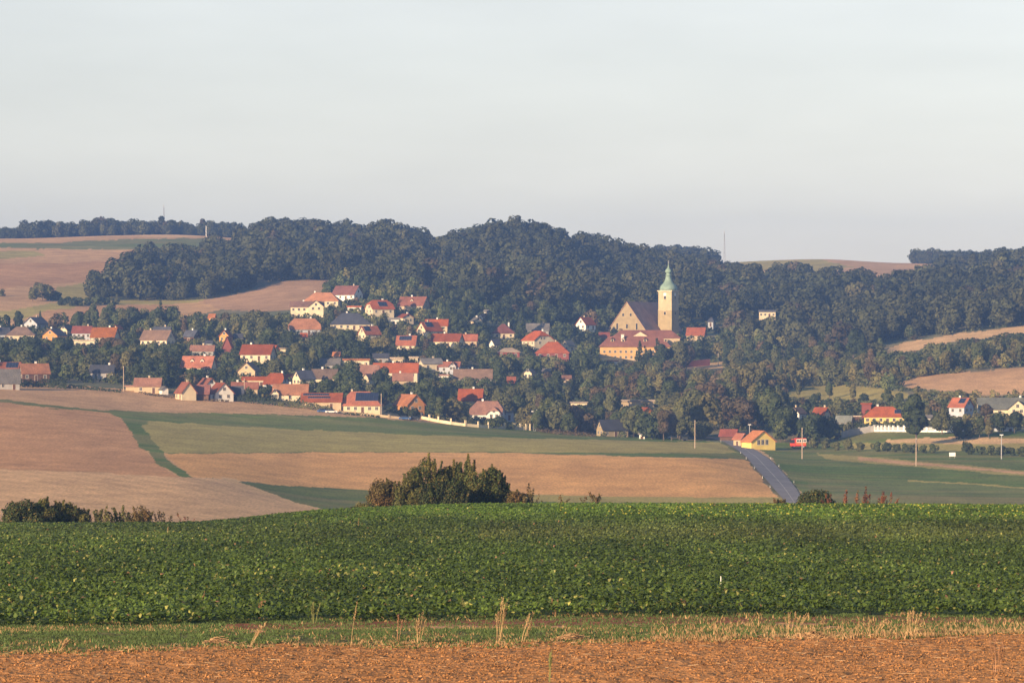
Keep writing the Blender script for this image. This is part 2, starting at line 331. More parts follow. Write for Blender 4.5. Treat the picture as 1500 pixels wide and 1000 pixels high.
# drilling and ploughing lines
def lines(ang, sp, amp, m):
    t = X*math.cos(ang)+Y*math.sin(ang)+(fbm(X/40, Y/40, 2)-.5)*3; w_ = np.sin(2*math.pi*t/sp)*np.clip(fbm(X/30+2, Y/50, 2)*2-.5, 0, 1); cc[m] *= (1+amp*w_[m])[:, None]
far_ = RM > 450
mt = far_ & inpoly(U, V, PAINT[7][1]); lines(R(28), 7.0, .07, mt)
lines(R(86), 14.0, .09, far_ & (V > 600) & (U > 240) & (V < 668) & (U < 1090)); lines(R(84), 26.0, .07, far_ & (V > 662) & (U > 270) & (V < 730) & (U < 1140) & ~mt)
lines(R(70), 16.0, .08, far_ & (V > 586) & (V < 692) & (U < 240)); lines(R(80), 12.0, .10, far_ & (V > 655) & (U > 1150)); lines(R(60), 18.0, .10, far_ & (V < 480)); lines(R(75), 9.0, .12, far_ & (U > 1290) & (V < 580) & (V > 470))
cc = np.clip(cc, .01, .9)
idx = np.arange(na*nr).reshape(na, nr); a0 = idx[:-1, :-1].ravel(); a1 = idx[:-1, 1:].ravel(); b1 = idx[1:, 1:].ravel(); b0 = idx[1:, :-1].ravel()
m_gr, n, b = newmat('field_soil_and_grass'); b.inputs['Roughness'].default_value = .95; b.inputs['Specular IOR Level'].default_value = .1
at = nd(n, 'ShaderNodeAttribute'); at.attribute_name = 'Col'
f = mul(n, rng(n, scaled_noise(n, .12, sc=(1, .6, 1), detail=6), .86, 1.14), rng(n, scaled_noise(n, 1.4, sc=(1.2, .22, 1), detail=7), .80, 1.2))
n.links.new(mulc(n, at.outputs['Color'], f), b.inputs['Base Color'])
bump(n, b, scaled_noise(n, 3.0, detail=7), .2, .9)
gme = npmesh('ground', np.stack([X, Y, Z], -1).reshape(-1, 3), np.stack([a0, b0, b1, a1], 1), m_gr, cc.reshape(-1, 3), True)
tag(link('ground', gme), kind='structure')

# ------------------------------------------------------------------ country road
le = [(1004, 641.6), (1026, 642.2), (1046, 643.6), (1056, 646), (1072, 654), (1089, 666), (1103, 683), (1120, 700), (1134, 717), (1149, 734), (1160, 747)]
re = [(1010, 640.2), (1036, 640.6), (1066, 643), (1082, 648), (1103, 657), (1121, 669), (1139, 685), (1155, 702), (1167, 717), (1175, 734), (1180, 747)]
def densify(p, n):
    p = np.array(p, float); t = np.arange(len(p)); ti = np.linspace(0, len(p)-1, n)
    return np.stack([pchip(t, p[:, 0], ti), pchip(t, p[:, 1], ti)], 1)
LE = [ground(*q) for q in densify(le, 110)]; RE_ = [ground(*q) for q in densify(re, 110)]
def smooth(P, k=4):
    P = np.array(P)
    for _ in range(k): P[1:-1] = (P[:-2]+2*P[1:-1]+P[2:])/4
    return P
LE = smooth(LE, 25); RE_ = smooth(RE_, 25)
m_road, n, b = newmat('asphalt'); b.inputs['Roughness'].default_value = .8
rgb = nd(n, 'ShaderNodeRGB'); rgb.outputs[0].default_value = (.21, .195, .19, 1)
n.links.new(mulc(n, rgb.outputs[0], mul(n, rng(n, scaled_noise(n, .5, detail=6), .85, 1.15), rng(n, scaled_noise(n, .07), .85, 1.15))), b.inputs['Base Color'])
def strip(t0, t1, dz, mat, name, skip=None):
    vs_ = []; fs = []
    ts = np.linspace(t0, t1, 5)
    for i in range(len(LE)):
        for t in ts:
            p = LE[i]*(1-t)+RE_[i]*t; z = float(height(p[0], p[1])); vs_.append((p[0], p[1], z+dz))
    for i in range(len(LE)-1):
        if skip and skip(i): continue
        for j in range(4): a = i*5+j; fs.append((a, a+1, a+6, a+5))
    me = npmesh(name, np.array(vs_), np.array(fs), mat, smooth=True); return tag(link(name, me), kind='structure')
strip(0, 1, .22, m_road, 'road')
m_line = plain('road_paint', (.36, .34, .31), .7, .3, .3)
strip(.47, .51, .235, m_line, 'road_marking', lambda i: False)
# ------------------------------------------------------------------ houses
BOX = []          # (u0, u1, v0, v1, distance) of what can be seen of every building: keeps the planting off it
FOOT = []         # (x, y, radius)
LAND = []         # (u, v, short name)
_wm = {}
def window_mesh(key='std', w_=1.15, h_=1.35):
    if key not in _wm:
        b = MB(); t = .12
        b.box(-w_/2, w_/2, -.05, .02, 0, t, M_frame); b.box(-w_/2, w_/2, -.05, .02, h_-t, h_, M_frame)
        b.box(-w_/2, -w_/2+t, -.05, .02, t, h_-t, M_frame); b.box(w_/2-t, w_/2, -.05, .02, t, h_-t, M_frame)
        b.box(-w_/2+t, w_/2-t, -.02, .02, t, h_-t, M_glass); b.box(-.04, .04, -.045, -.02, t, h_-t, M_frame)
        _wm[key] = b.mesh('window')
    return _wm[key]
def door_mesh():
    if 'door' not in _wm:
        b = MB(); b.box(-.6, .6, -.05, .02, 0, 2.15, M_frame); b.box(-.48, .48, -.08, -.05, 0, 2.03, WALL['wood']); _wm['door'] = b.mesh('door')
    return _wm['door']
def roof_slabs(mb, L, W, wh, rh, hip, mat, ov=.45, t=.22, cx=0, cy=0, turn=False):
    """gable (hip 0), half-hip or hip (1) roof over L x W walls; turn: ridge along y"""
    hx = L/2; hy = W/2; sl = rh/hy; f0 = 1-hip; ex = hx+ov; ey = hy+ov; ze = wh-sl*ov
    z0 = ze+(wh+rh-ze)*f0; y0 = ey*(1-f0); rx = ex-hip*min(ey, ex*.9)
    P = lambda x, y, z: ((cx+x, cy+y, z+t) if not turn else (cx-y, cy+x, z+t))
    zr = wh+rh
    for s in (-1, 1):
        if hip <= 0: pts = [P(-ex, s*ey, ze), P(ex, s*ey, ze), P(ex, 0, zr), P(-ex, 0, zr)]
        elif hip >= 1: pts = [P(-ex, s*ey, ze), P(ex, s*ey, ze), P(rx, 0, zr), P(-rx, 0, zr)]
        else: pts = [P(-ex, s*ey, ze), P(ex, s*ey, ze), P(ex, s*y0, z0), P(rx, 0, zr), P(-rx, 0, zr), P(-ex, s*y0, z0)]
        if s > 0: pts = pts[::-1]
        mb.slab(pts, t, mat)
    if hip > 0:
        for s in (-1, 1): mb.slab([P(s*ex, -s*y0, z0), P(s*ex, s*y0, z0), P(s*rx, 0, zr)], t, mat)
    return rx
def wall_body(mb, L, W, wh, rh, hip, mat, cx=0, cy=0, turn=False, down=4):
    hx = L/2; hy = W/2; P = lambda x, y, z: ((cx+x, cy+y, z) if not turn else (cx-y, cy+x, z))
    zt = wh-.03; f0 = 1-hip
    for s in (-1, 1):
        mb.poly([P(-s*hx, s*hy, -down), P(-s*hx, s*hy, zt), P(s*hx, s*hy, zt), P(s*hx, s*hy, -down)], mat)
        e = [P(s*hx, -s*hy, -down), P(s*hx, -s*hy, zt)]
        if hip < 1:
            zz = wh+rh*f0-.05; yy = hy*(1-f0)
            e += [P(s*hx, -s*yy, zz), P(s*hx, s*yy, zz)] if hip > 0 else [P(s*hx, 0, zz)]
        e += [P(s*hx, s*hy, zt), P(s*hx, s*hy, -down)]
        mb.poly(e[::-1], mat)
    mb.poly([P(-hx, -hy, zt-.05), P(hx, -hy, zt-.05), P(hx, hy, zt-.05), P(-hx, hy, zt-.05)], mat)
def house(short, ext, u, vb, L, W, wh, rh, rot, roof, wall, hip=0, ch=1, solar=None, wing=None, dorm=0, flat=0, win=None, cat='house', gwall=None, low=2.7, gd=1, name='house', wrow=None):
    x, y, z = ground(u, vb); s = F/y
    whm = wh/s
    if whm < low and not flat:
        vb2 = vb+(low*s-wh); x, y, z = ground(u, vb2); s = F/y; whm = max(wh, low*s)/s; vb_v = 500-F*z/y; 
    # pin the eaves to the surveyed line
    ztop = -(vb-wh-500)/s; z = ztop-whm
    Lm, Wm, rm = L/s, W/s, rh/s; rz = R(rot)
    rt = empty(name, (x, y, z), rz); tag(rt, (short+' '+ext).strip(), cat)
    up = abs(L*math.cos(rz))+abs(W*math.sin(rz))
    BOX.append((u-up/2, u+up/2, vb-wh-rh, vb-.45*wh, y)); FOOT.append((x, y, max(Lm, Wm)*.55+1)); LAND.append((u, vb-wh, short))
    wm = WALL[wall]; b = MB()
    wall_body(b, Lm, Wm, whm, rm, 1 if flat else hip, wm, down=6)
    if wing: wo, wl, ww, wwh, wrh = [q/s for q in wing[:5]]; wall_body(b, wl, ww, wwh if wwh > 0 else whm, wrh, wing[5] if len(wing) > 5 else 0, WALL[gwall] if gwall else wm, cx=wo, cy=-Wm/2, turn=True, down=6)
    b.build('wall', rt)
    r = MB()
    if flat: r.box(-Lm/2-.4, Lm/2+.4, -Wm/2-.4, Wm/2+.4, whm, whm+max(rm, .3), ROOF[roof])
    else: roof_slabs(r, Lm, Wm, whm, rm, hip, ROOF[roof])
    if wing: roof_slabs(r, wl, ww, wwh if wwh > 0 else whm, wrh, wing[5] if len(wing) > 5 else 0, ROOF[roof], cx=wo, cy=-Wm/2, turn=True)
    ro = r.build('roof', rt)
    rd = random.Random(int(u*7+vb))
    if not flat:
        for i in range(ch):
            c = MB(); cx = (rd.random()-.5)*Lm*.6; h0 = whm+rm*.6
            c.box(-.35, .35, -.3, .3, 0, rm*.4+.9, WALL['white'] if rd.random() < .6 else WALL['buff']); c.box(-.42, .42, -.37, .37, rm*.4+.9, rm*.4+1.02, M_metal)
            o = c.build('chimney', ro); o.location = (cx, .35*Wm*.3, h0)
    if solar:
        for (s0, s1, t0, t1, nx, ny) in solar:      # fractions along the ridge and up the slope
            q = MB(); ang = math.atan2(rm, Wm/2); ln = math.hypot(rm, Wm/2)
            dx = (s1-s0)*Lm/nx; dy = (t1-t0)*ln/ny
            for i in range(nx):
                for j in range(ny): q.box(i*dx+.03, (i+1)*dx-.03, j*dy+.03, (j+1)*dy-.03, 0, .06, M_solar)
            q.box(0, nx*dx, 0, ny*dy, -.05, -.01, M_metal)
            o = q.build('solar_panel', ro); o.rotation_euler = (ang, 0, 0)
            yy = -Wm/2+t0*Wm/2; zz = whm+t0*rm+.34
            o.location = (-Lm/2+s0*Lm, yy, zz)
    for i in range(dorm):
        q = MB(); xx = -Lm/2+Lm*(i+1)/(dorm+1)
        q.box(-.75, .75, -.02, 1.8, 0, 1.2, wm); roof_slabs(q, 1.9, 1.5, 1.2, .75, 0, ROOF[roof], .18, .1, cy=.9, turn=True); q.poly([(-.75, -.02, 1.2), (.75, -.02, 1.2), (0, -.02, 1.95)], wm)
        q.box(-.4, .4, -.06, -.02, .25, 1.1, M_glass); q.box(-.5, .5, -.04, -.021, .15, 1.2, M_white)
        o = q.build('dormer', ro); o.location = (xx, -Wm/2+.22*Wm, whm+rm*.3)
    # windows on the sides that face the valley
    wme = window_mesh(); rows = wrow or (1 if whm < 4.6 else 2); n_ = int(Lm/3.2) if win is None else win
    if n_ > 0:
        for rr in range(rows):
            zz = whm-2.05-rr*2.7
            for i in range(n_):
                xx = -Lm/2+Lm*(i+.5)/n_
                if wing and abs(xx-wo) < ww/2+.8: continue
                if rr == rows-1 and i == n_//2 and not wing:
                    o = link('door', door_mesh(), rt); o.location = (xx, -Wm/2, zz-.85); continue
                o = link('window', wme, rt); o.location = (xx, -Wm/2, zz)
    if gd == 2:
        for yy in (-.2, -.03, .14): o = link('window', wme, rt); o.location = (Lm/2, yy*Wm, whm-1.2); o.rotation_euler = (0, 0, R(90)); o.scale = (1.1, 1, 1.4)
    elif not flat and hip < 1 and gd and abs(rot) > 8:
        sg = -1 if rot > 0 else 1
        for yy, zz in ((-.22*Wm, whm-1.9), (.22*Wm, whm-1.9), (0, whm+rm*.2)) + (((-.14*Wm, whm+rm*.2),) if Wm > 9 else ()):
            if zz > whm and hip > 0: zz = whm+rm*.05
            o = link('window', wme, rt); o.location = (sg*Lm/2, yy, zz); o.rotation_euler = (0, 0, -R(90) if sg < 0 else R(90))
    if wing:
        for xx in (-.2*ww, .2*ww): o = link('window', wme, rt); o.location = (wo+xx, -Wm/2-wl/2, (wwh if wwh > 0 else whm)-1.6)
        o = link('window', wme, rt); o.location = (wo, -Wm/2-wl/2, (wwh if wwh > 0 else whm)+.3)
    return rt, s, x, y, z

H = house
# far left
H('small slate-roofed house with a pale bluish gable', 'at the upper left of the village', 53, 481, 26, 24, 7, 9, 58, 'slate', 'bluegrey')
H('brown hip-roofed cream bungalow', 'at the far left of the village', 31, 498, 40, 26, 8, 11, 3, 'brown', 'cream', hip=1)
H('dark slate-roofed house', 'cut by the left edge of the photo', 1, 497, 24, 22, 8, 9, 15, 'slate', 'bluegrey')
H('orange-walled gabled house', 'with a dark roof at the left', 80, 500, 24, 26, 9, 9, 62, 'slate', 'orange')
H('small cream gable under a slate roof', 'behind the maroon-roofed house at left', 98, 489, 18, 14, 6, 6, 60, 'slate', 'cream', ch=0)
H('maroon-roofed shaded house', 'between the orange house and the orange-red roof', 121, 500, 27, 20, 13, 9, -6, 'maroon', 'bluegrey', win=4)  # shade on the wall is put into its blue-grey colour
H('low cream flat-roofed garage block', 'below the maroon-roofed house at left', 124, 510, 30, 12, 11, 1.5, 0, 'beige', 'cream', flat=1, cat='garage', win=3)
H('orange-red roofed cream house', 'in the left part of the village', 154, 502, 36, 24, 9, 13, -14, 'orange', 'cream')
H('tiny pale yellow gable', 'peeping behind the orange-red roofed house', 172, 486, 12, 10, 5, 5, 62, 'red', 'cream', ch=0, gd=0)
H('grey-brown roofed cream house', 'with a shaded blue-grey right gable', 231, 507, 44, 26, 10, 13, -24, 'brown', 'cream', win=5)
H('dark grey roofed cottage', 'just behind the grey-brown roofed house', 238, 491, 24, 14, 5, 7, -8, 'slate', 'grey', ch=1)
H('dark slate roof nearly hidden by trees', 'right of the grey-brown roofed house', 281, 497, 18, 16, 5, 8, -30, 'slate', 'wood')
H('tiny orange garden hut', 'alone among trees below the left field', 311, 469, 9, 6, 5, 4, -20, 'orange', 'orange', ch=0, cat='hut', name='garden_hut', win=1, gd=0, low=2)
H('orange gable with red roof', 'between two leafy trees left of centre', 331, 500, 16, 15, 8, 8, 74, 'red', 'orange')
H('steep red roof standing in trees', 'directly below the orange gable', 334, 512, 14, 13, 4, 15, 80, 'red', 'red', ch=0, gd=0)
H('long low pinkish roof', 'left of the red-roofed cream house', 297, 518, 34, 14, 5, 7, -6, 'pink', 'grey', ch=1)
H('bright red roofed cream house with shaded right gable', 'left of the village centre', 378, 531, 46, 26, 13, 13, -15, 'red', 'cream', win=4)
H('red roof with two small arched dormers', 'over a cream wall at left', 291, 546, 46, 26, 9, 15, -14, 'red', 'cream', dorm=2)
H('brown-roofed house with pale gable boards', 'below the bright red roofed cream house', 365, 548, 22, 27, 5, 12, 72, 'brown', 'buff')
H('pair of dull brown barn roofs', 'at the left end of the front row', 217, 569, 38, 16, 5, 10, -5, 'pink', 'buff', cat='barn', name='barn', win=2)
H('tiny white gable', 'beside the field, right of the dull brown barns', 240, 573, 10, 10, 3, 4, -62, 'grey', 'white', ch=0, low=2.0, gd=0, win=0, cat='hut', name='garden_hut')
H('small red-roofed white house', 'behind the field edge, below the dormered red roof', 304, 570, 34, 18, 6, 10, -64, 'red', 'white')
H('red roof with a tall cream right gable', 'leftmost of the gables beside the field', 272, 579, 30, 22, 5, 14, -66, 'red', 'cream', gd=0)
H('dark maroon barn roof', 'between two cream gables beside the field', 297, 579, 20, 16, 4, 11, -6, 'maroon', 'wood', ch=0, cat='barn', name='barn', win=0)
H('broad white gable with red roof', 'touching the field in the front row', 323, 580, 34, 28, 5, 14, -66, 'red', 'white')
H('dark slate barn roof', 'right of the broad white gable', 348, 580, 18, 14, 4, 10, -8, 'slate', 'grey', ch=0, cat='barn', name='barn', win=0)
H('long low bright red roof', 'behind the front row beside the poplar pole', 359, 572, 38, 14, 4, 8, -3, 'red', 'buff')
H('long cream wall under a thin red roof', 'left of centre in the lower village', 380, 566, 48, 16, 10, 4, -5, 'red', 'cream', win=6, ch=0)
H('steep red hip roof', 'rising at the right end of the long cream wall', 405, 565, 30, 22, 4, 14, -28, 'red', 'bluegrey', hip=.5)
H('wide orange-red roof with a small cream gable', 'left of the solar-panelled hip roof', 426, 581, 50, 18, 5, 13, -3, 'orange', 'cream', wing=(-22, 10, 11, 0, 6))
H('small open orange garage', 'beside the field edge below the wide orange-red roof', 442, 585, 16, 10, 6, 4, -10, 'orange', 'red', ch=0, cat='garage', name='garage', low=2.2, win=2)
# upper cluster
H('long white two-storey house with a right cross gable', 'left in the hillside cluster', 450, 464, 48, 22, 15, 7, 2, 'pink', 'cream', wing=(13, 12, 22, 0, 9), win=6)
H('orange hip-roofed house', 'second from the top of the hillside cluster', 473, 449, 50, 26, 9, 11, -8, 'orange', 'cream', hip=1)
H('topmost maroon-roofed white house', 'with a blue shaded right gable', 509, 442, 38, 24, 11, 12, -30, 'maroon', 'white', win=4)
H('rounded orange roof over low walls', 'left edge of the hillside cluster', 446, 487, 44, 24, 6, 14, 8, 'orange', 'bluegrey', hip=.6)
H('large slate hip roof over cream walls', 'in the middle of the hillside cluster', 513, 486, 56, 32, 12, 15, 6, 'slate', 'cream', hip=1, win=6)
H('low white garage with red roof edge', 'right below the topmost maroon roof', 520, 456, 20, 9, 6, 2, -10, 'red', 'white', flat=1, cat='garage', name='garage', win=1)
H('cream half-hipped house with roof solar panels', 'right of the topmost maroon roof', 556, 466, 34, 28, 14, 12, 25, 'red', 'cream', hip=.45, solar=[(.35, .75, .2, .75, 3, 2)], win=3)
H('low white round-fronted annex', 'below the half-hipped cream house', 577, 474, 16, 10, 6, 3, 0, 'grey', 'white', ch=0, flat=1, win=1, cat='garage', name='garage')
H('small cream house with low gable', 'at the right of the half-hipped cream house', 594, 471, 16, 18, 6, 5, -58, 'red', 'cream')
H('red-roofed house with brown timber gable', 'at the upper right of the hillside cluster', 606, 456, 40, 26, 9, 12, -22, 'red', 'buff', dorm=1)
H('small cream gable house with solar panels', 'below the large slate hip roof', 541, 499, 26, 20, 10, 11, 36, 'red', 'cream', solar=[(.05, .45, .3, .9, 2, 2)])
H('low red roof covered with solar panels', 'right of centre below the hillside cluster', 596, 512, 28, 16, 8, 12, -12, 'red', 'cream', solar=[(.12, .78, .4, .9, 5, 2)])
H('red roof with pointed cream left gable and panels', 'above the low solar-panelled roof', 629, 494, 30, 22, 10, 12, 40, 'red', 'cream', solar=[(.15, .6, .35, .95, 3, 2)])
H('red roof tucked behind a pointed cream gable', 'topmost of the two joined roofs', 640, 480, 32, 14, 4, 8, -5, 'red', 'buff')
H('long red-brown roof with cream right gable', 'in the village centre', 655, 506, 44, 20, 7, 10, -20, 'red', 'cream')
H('dull red roof half hidden by trees', 'right of the long red-brown roof', 687, 503, 24, 14, 5, 8, -6, 'red', 'buff')
H('low cream building with flat orange top', 'below the hillside cluster', 522, 535, 38, 12, 7, 3, 0, 'orange', 'cream', flat=1, win=4, cat='building', name='building')
H('flat grey shed roof', 'left of the low cream building', 484, 538, 28, 14, 5, 8, -4, 'grey', 'grey', cat='shed', name='shed', ch=0, win=2)
H('grey-blue low roof', 'right of the low cream building', 558, 526, 22, 12, 3, 5, 0, 'slate', 'grey', ch=0, cat='shed', name='shed')
H('short cream wall with beige roof', 'below the low solar-panelled roof', 579, 531, 22, 10, 5, 3, 0, 'beige', 'cream', ch=0, win=2, flat=1, cat='shed', name='shed')
H('slate roof with lit cream left gable', 'left of the red-brown roof in the lower village', 445, 563, 26, 20, 9, 11, 38, 'slate', 'cream')
H('red-brown roof over a cream wall', 'above the solar-panelled hip roof', 476, 562, 38, 20, 9, 12, -16, 'brown', 'cream')
H('dull pink roof', 'behind the round tree at the village centre', 538, 552, 34, 16, 6, 11, -5, 'pink', 'buff')
H('very long bright red roof', 'across the village centre', 580, 550, 64, 20, 6, 12, -3, 'red', 'cream')
H('greyish pink low roof', 'in front of the very long bright red roof', 590, 562, 28, 16, 6, 9, 0, 'pink', 'buff')
H('tiny cream gable', 'in front of the dull pink roof', 539, 560, 12, 13, 6, 6, 58, 'pink', 'cream', ch=0, gd=0)
H('large red hip roof with ten dark solar panels', 'in the front row beside the field', 528, 603, 62, 34, 11, 18, -5, 'red', 'cream', hip=1, solar=[(.40, .94, .22, .88, 5, 2)], win=6)
H('long low red roof with two strips of solar panels', 'left of the large red hip', 472, 595, 58, 22, 8, 11, -4, 'red', 'buff', solar=[(.02, .68, .62, .86, 12, 1), (.15, .72, .25, .48, 10, 1)], win=2, ch=0)
H('orange-roofed house with timber right gable', 'right of the large red hip roof', 599, 598, 44, 28, 6, 14, -60, 'orange', 'orange')
# middle
H('tiny cream cottage with grey roof', 'at the foot of the forest, centre', 698, 475, 12, 13, 5, 5, -62, 'grey', 'cream')
H('maroon hip-roofed cream house', 'at the foot of the forest, right of centre', 737, 496, 30, 26, 9, 12, 5, 'maroon', 'cream', hip=1)
H('dark grey roof in the trees', 'right of the maroon hip-roofed house', 788, 487, 32, 16, 4, 9, -3, 'grey', 'grey')
H('cream school-like house with tall half-hipped gable', 'left of the monastery', 788, 512, 34, 34, 14, 13, -58, 'red', 'cream', hip=.5)
H('broad red hip roof over red walls', 'left of the monastery', 810, 526, 48, 34, 10, 15, -4, 'red', 'red', hip=1)
H('flat beige-roofed house with brick-red wall', 'left below the tall half-hipped gable', 745, 523, 32, 20, 8, 5, 0, 'beige', 'red', hip=1, ch=0)
H('cream gable lit at its left', 'just right of the broad red hip roof', 832, 511, 16, 14, 5, 7, 55, 'grey', 'cream', ch=0)
H('dark roof with white stepped edge', 'left above the flat beige-roofed house', 725, 508, 12, 12, 4, 7, 40, 'slate', 'white', ch=0, gd=0)
H('cream-gabled shed with grey roof', 'left of the barn with the long brown roof', 631, 538, 30, 20, 6, 7, 20, 'grey', 'cream')
H('red roof over dark blue wall with white gable', 'above the long brown barn', 659, 548, 30, 14, 12, 6, -10, 'red', 'bluegrey', wing=(6, 8, 10, 0, 6))
H('long grey-brown barn roof', 'across the middle of the village', 693, 558, 55, 20, 5, 12, -2, 'brown', 'grey', cat='barn', name='barn', ch=1)
H('small yellow gable', 'alone among trees right of the long grey-brown barn', 776, 551, 12, 13, 5, 5, 60, 'grey', 'cream', ch=0)
H('small brick-red shed', 'in the trees between the barn and the small yellow gable', 749, 562, 11, 8, 6, 4, 0, 'red', 'red', ch=0, cat='shed', name='shed', low=2.1)
H('plain bright red roof', 'right of centre in the front part', 690, 590, 34, 22, 5, 15, -8, 'red', 'buff')
H('large pinkish roof with round white gable', 'behind the pillared wall', 714, 614, 46, 28, 9, 17, -10, 'pink', 'white', hip=.6, wing=(13, 8, 20, 0, 9, .5))
H('grey canopy with blue front', 'right of the large pinkish roof', 742, 617, 20, 10, 13, 2, -10, 'grey', 'bluegrey', flat=1, ch=0, win=2, cat='shed', name='shed')
H('cream-walled low flat building', 'in the trees below the monastery', 848, 598, 24, 10, 8, 2, 0, 'beige', 'cream', flat=1, win=3, cat='building', name='building')
H('white cottage with red roof and lit left gable', 'left of the church', 858, 484, 24, 18, 9, 10, 52, 'red', 'white')
H('small brick-red roofed cottage', 'right of the church tower', 1020, 495, 26, 16, 5, 10, -15, 'red', 'buff', ch=0)
H('long beige flat-topped barn', 'half hidden in trees below the church', 934, 596, 48, 14, 8, 3, 0, 'beige', 'buff', flat=1, win=0, cat='barn', name='barn')
H('tiny orange gable among trees', 'in front of the long beige barn', 945, 606, 12, 12, 5, 4, -55, 'red', 'orange', ch=0, gd=0)
H('old stone barn with slate roof', 'at the field edge between bushes', 897, 637, 42, 20, 9, 13, 28, 'slate', 'stone', cat='barn', name='barn', ch=0)
H('yellow-gabled barn with three small windows', 'where the road enters the village', 1111, 652, 26, 42, 6, 15, -60, 'orange', 'yellow', cat='barn', name='barn', ch=0, gd=2, win=0)
H('low dull red barn roof', 'left beside the road at the village entrance', 1068, 641, 24, 13, 4, 8, -22, 'maroon', 'wood', low=2.0, cat='barn', name='barn', ch=0, gd=0, win=0)
H('orange-cream gable', 'between the steep red barn and the yellow-gabled barn', 1085, 648, 16, 14, 6, 7, -50, 'red', 'buff', ch=0)
H('white left-gabled cottage', 'behind dark trees right of the yellow-gabled barn', 1168, 613, 20, 18, 8, 8, 55, 'brown', 'white')
H('red-roofed cream cottage', 'right of the white left-gabled cottage', 1203, 615, 20, 16, 9, 9, -40, 'red', 'cream')
H('dark green-grey shed', 'left of the yellow hip-roofed bungalow', 1237, 623, 22, 16, 6, 8, -20, 'green', 'grey', cat='shed', name='shed', ch=0)
H('white flat carport roof over a dark opening', 'left beside the yellow hip-roofed bungalow', 1252, 616, 16, 12, 6, 1.5, 0, 'beige', 'wood', flat=1, win=0, cat='carport', name='carport', low=2)  # solid dark walls paint the shade under the carport roof
H('yellow hip-roofed bungalow with red roof', 'above the white pillared fence', 1295, 621, 58, 32, 12, 13, -5, 'red', 'yellow', hip=1, solar=[(.76, .94, .2, .6, 3, 2)], win=6)
H('square brick-red block', 'behind the left end of the yellow bungalow', 1269, 612, 13, 10, 20, 2, 0, 'red', 'red', flat=1, win=0, cat='building', name='building')
H('red-roofed white house with shaded front', 'right of the tall dark tree', 1408, 615, 26, 26, 20, 12, -38, 'red', 'bluegrey', solar=[(.5, .9, .3, .9, 2, 2)])  # white front's shade is painted in as blue-grey plaster
H('long green-grey roofed cream house with cross gable', 'at the right edge', 1474, 611, 82, 28, 13, 15, 0, 'green', 'cream', wing=(14, 12, 28, 0, 12), win=7)
H('small pale green-white hut', 'below the long green-grey roofed house', 1472, 631, 30, 10, 7, 2, 0, 'grey', 'bluegrey', flat=1, win=2, cat='hut', name='garden_hut', low=2)
H('pale yellow villa high on the wooded slope', 'alone in the forest right of the church', 1124, 469, 24, 16, 12, 3, -4, 'slate', 'cream', flat=1, win=4)
H('tiny white chapel-like tower house', 'in the forest right of the church tower', 1042, 482, 8, 8, 12, 5, -20, 'slate', 'bluegrey', ch=0, hip=.9, cat='chapel', name='chapel', win=1, gd=0)
H('white cottage almost hidden by trees', 'left of the white left-gabled cottage', 1102, 609, 22, 14, 7, 6, 0, 'grey', 'white')
H('red roof with blue panels', 'at the far left edge above the grey barn', 10, 546, 40, 20, 5, 10, -5, 'red', 'grey', solar=[(.5, .95, .15, .9, 4, 2)])
H('large grey barn roof', 'at the far left edge by the field', 12, 563, 32, 24, 4, 18, 10, 'grey', 'grey', cat='barn', name='barn', ch=0)
H('orange-red roofed dark timber house', 'at the left beside the grey barn', 50, 560, 40, 26, 14, 13, 20, 'orange', 'wood')
H('low slate roof between trees', 'right of the orange-red roofed dark timber house', 150, 548, 34, 14, 4, 9, -4, 'slate', 'grey')
H('low cream shed wall', 'by the field near the leftmost pole', 193, 572, 17, 8, 6, 2, 0, 'pink', 'buff', flat=1, win=0, ch=0, cat='shed', name='shed', low=2)

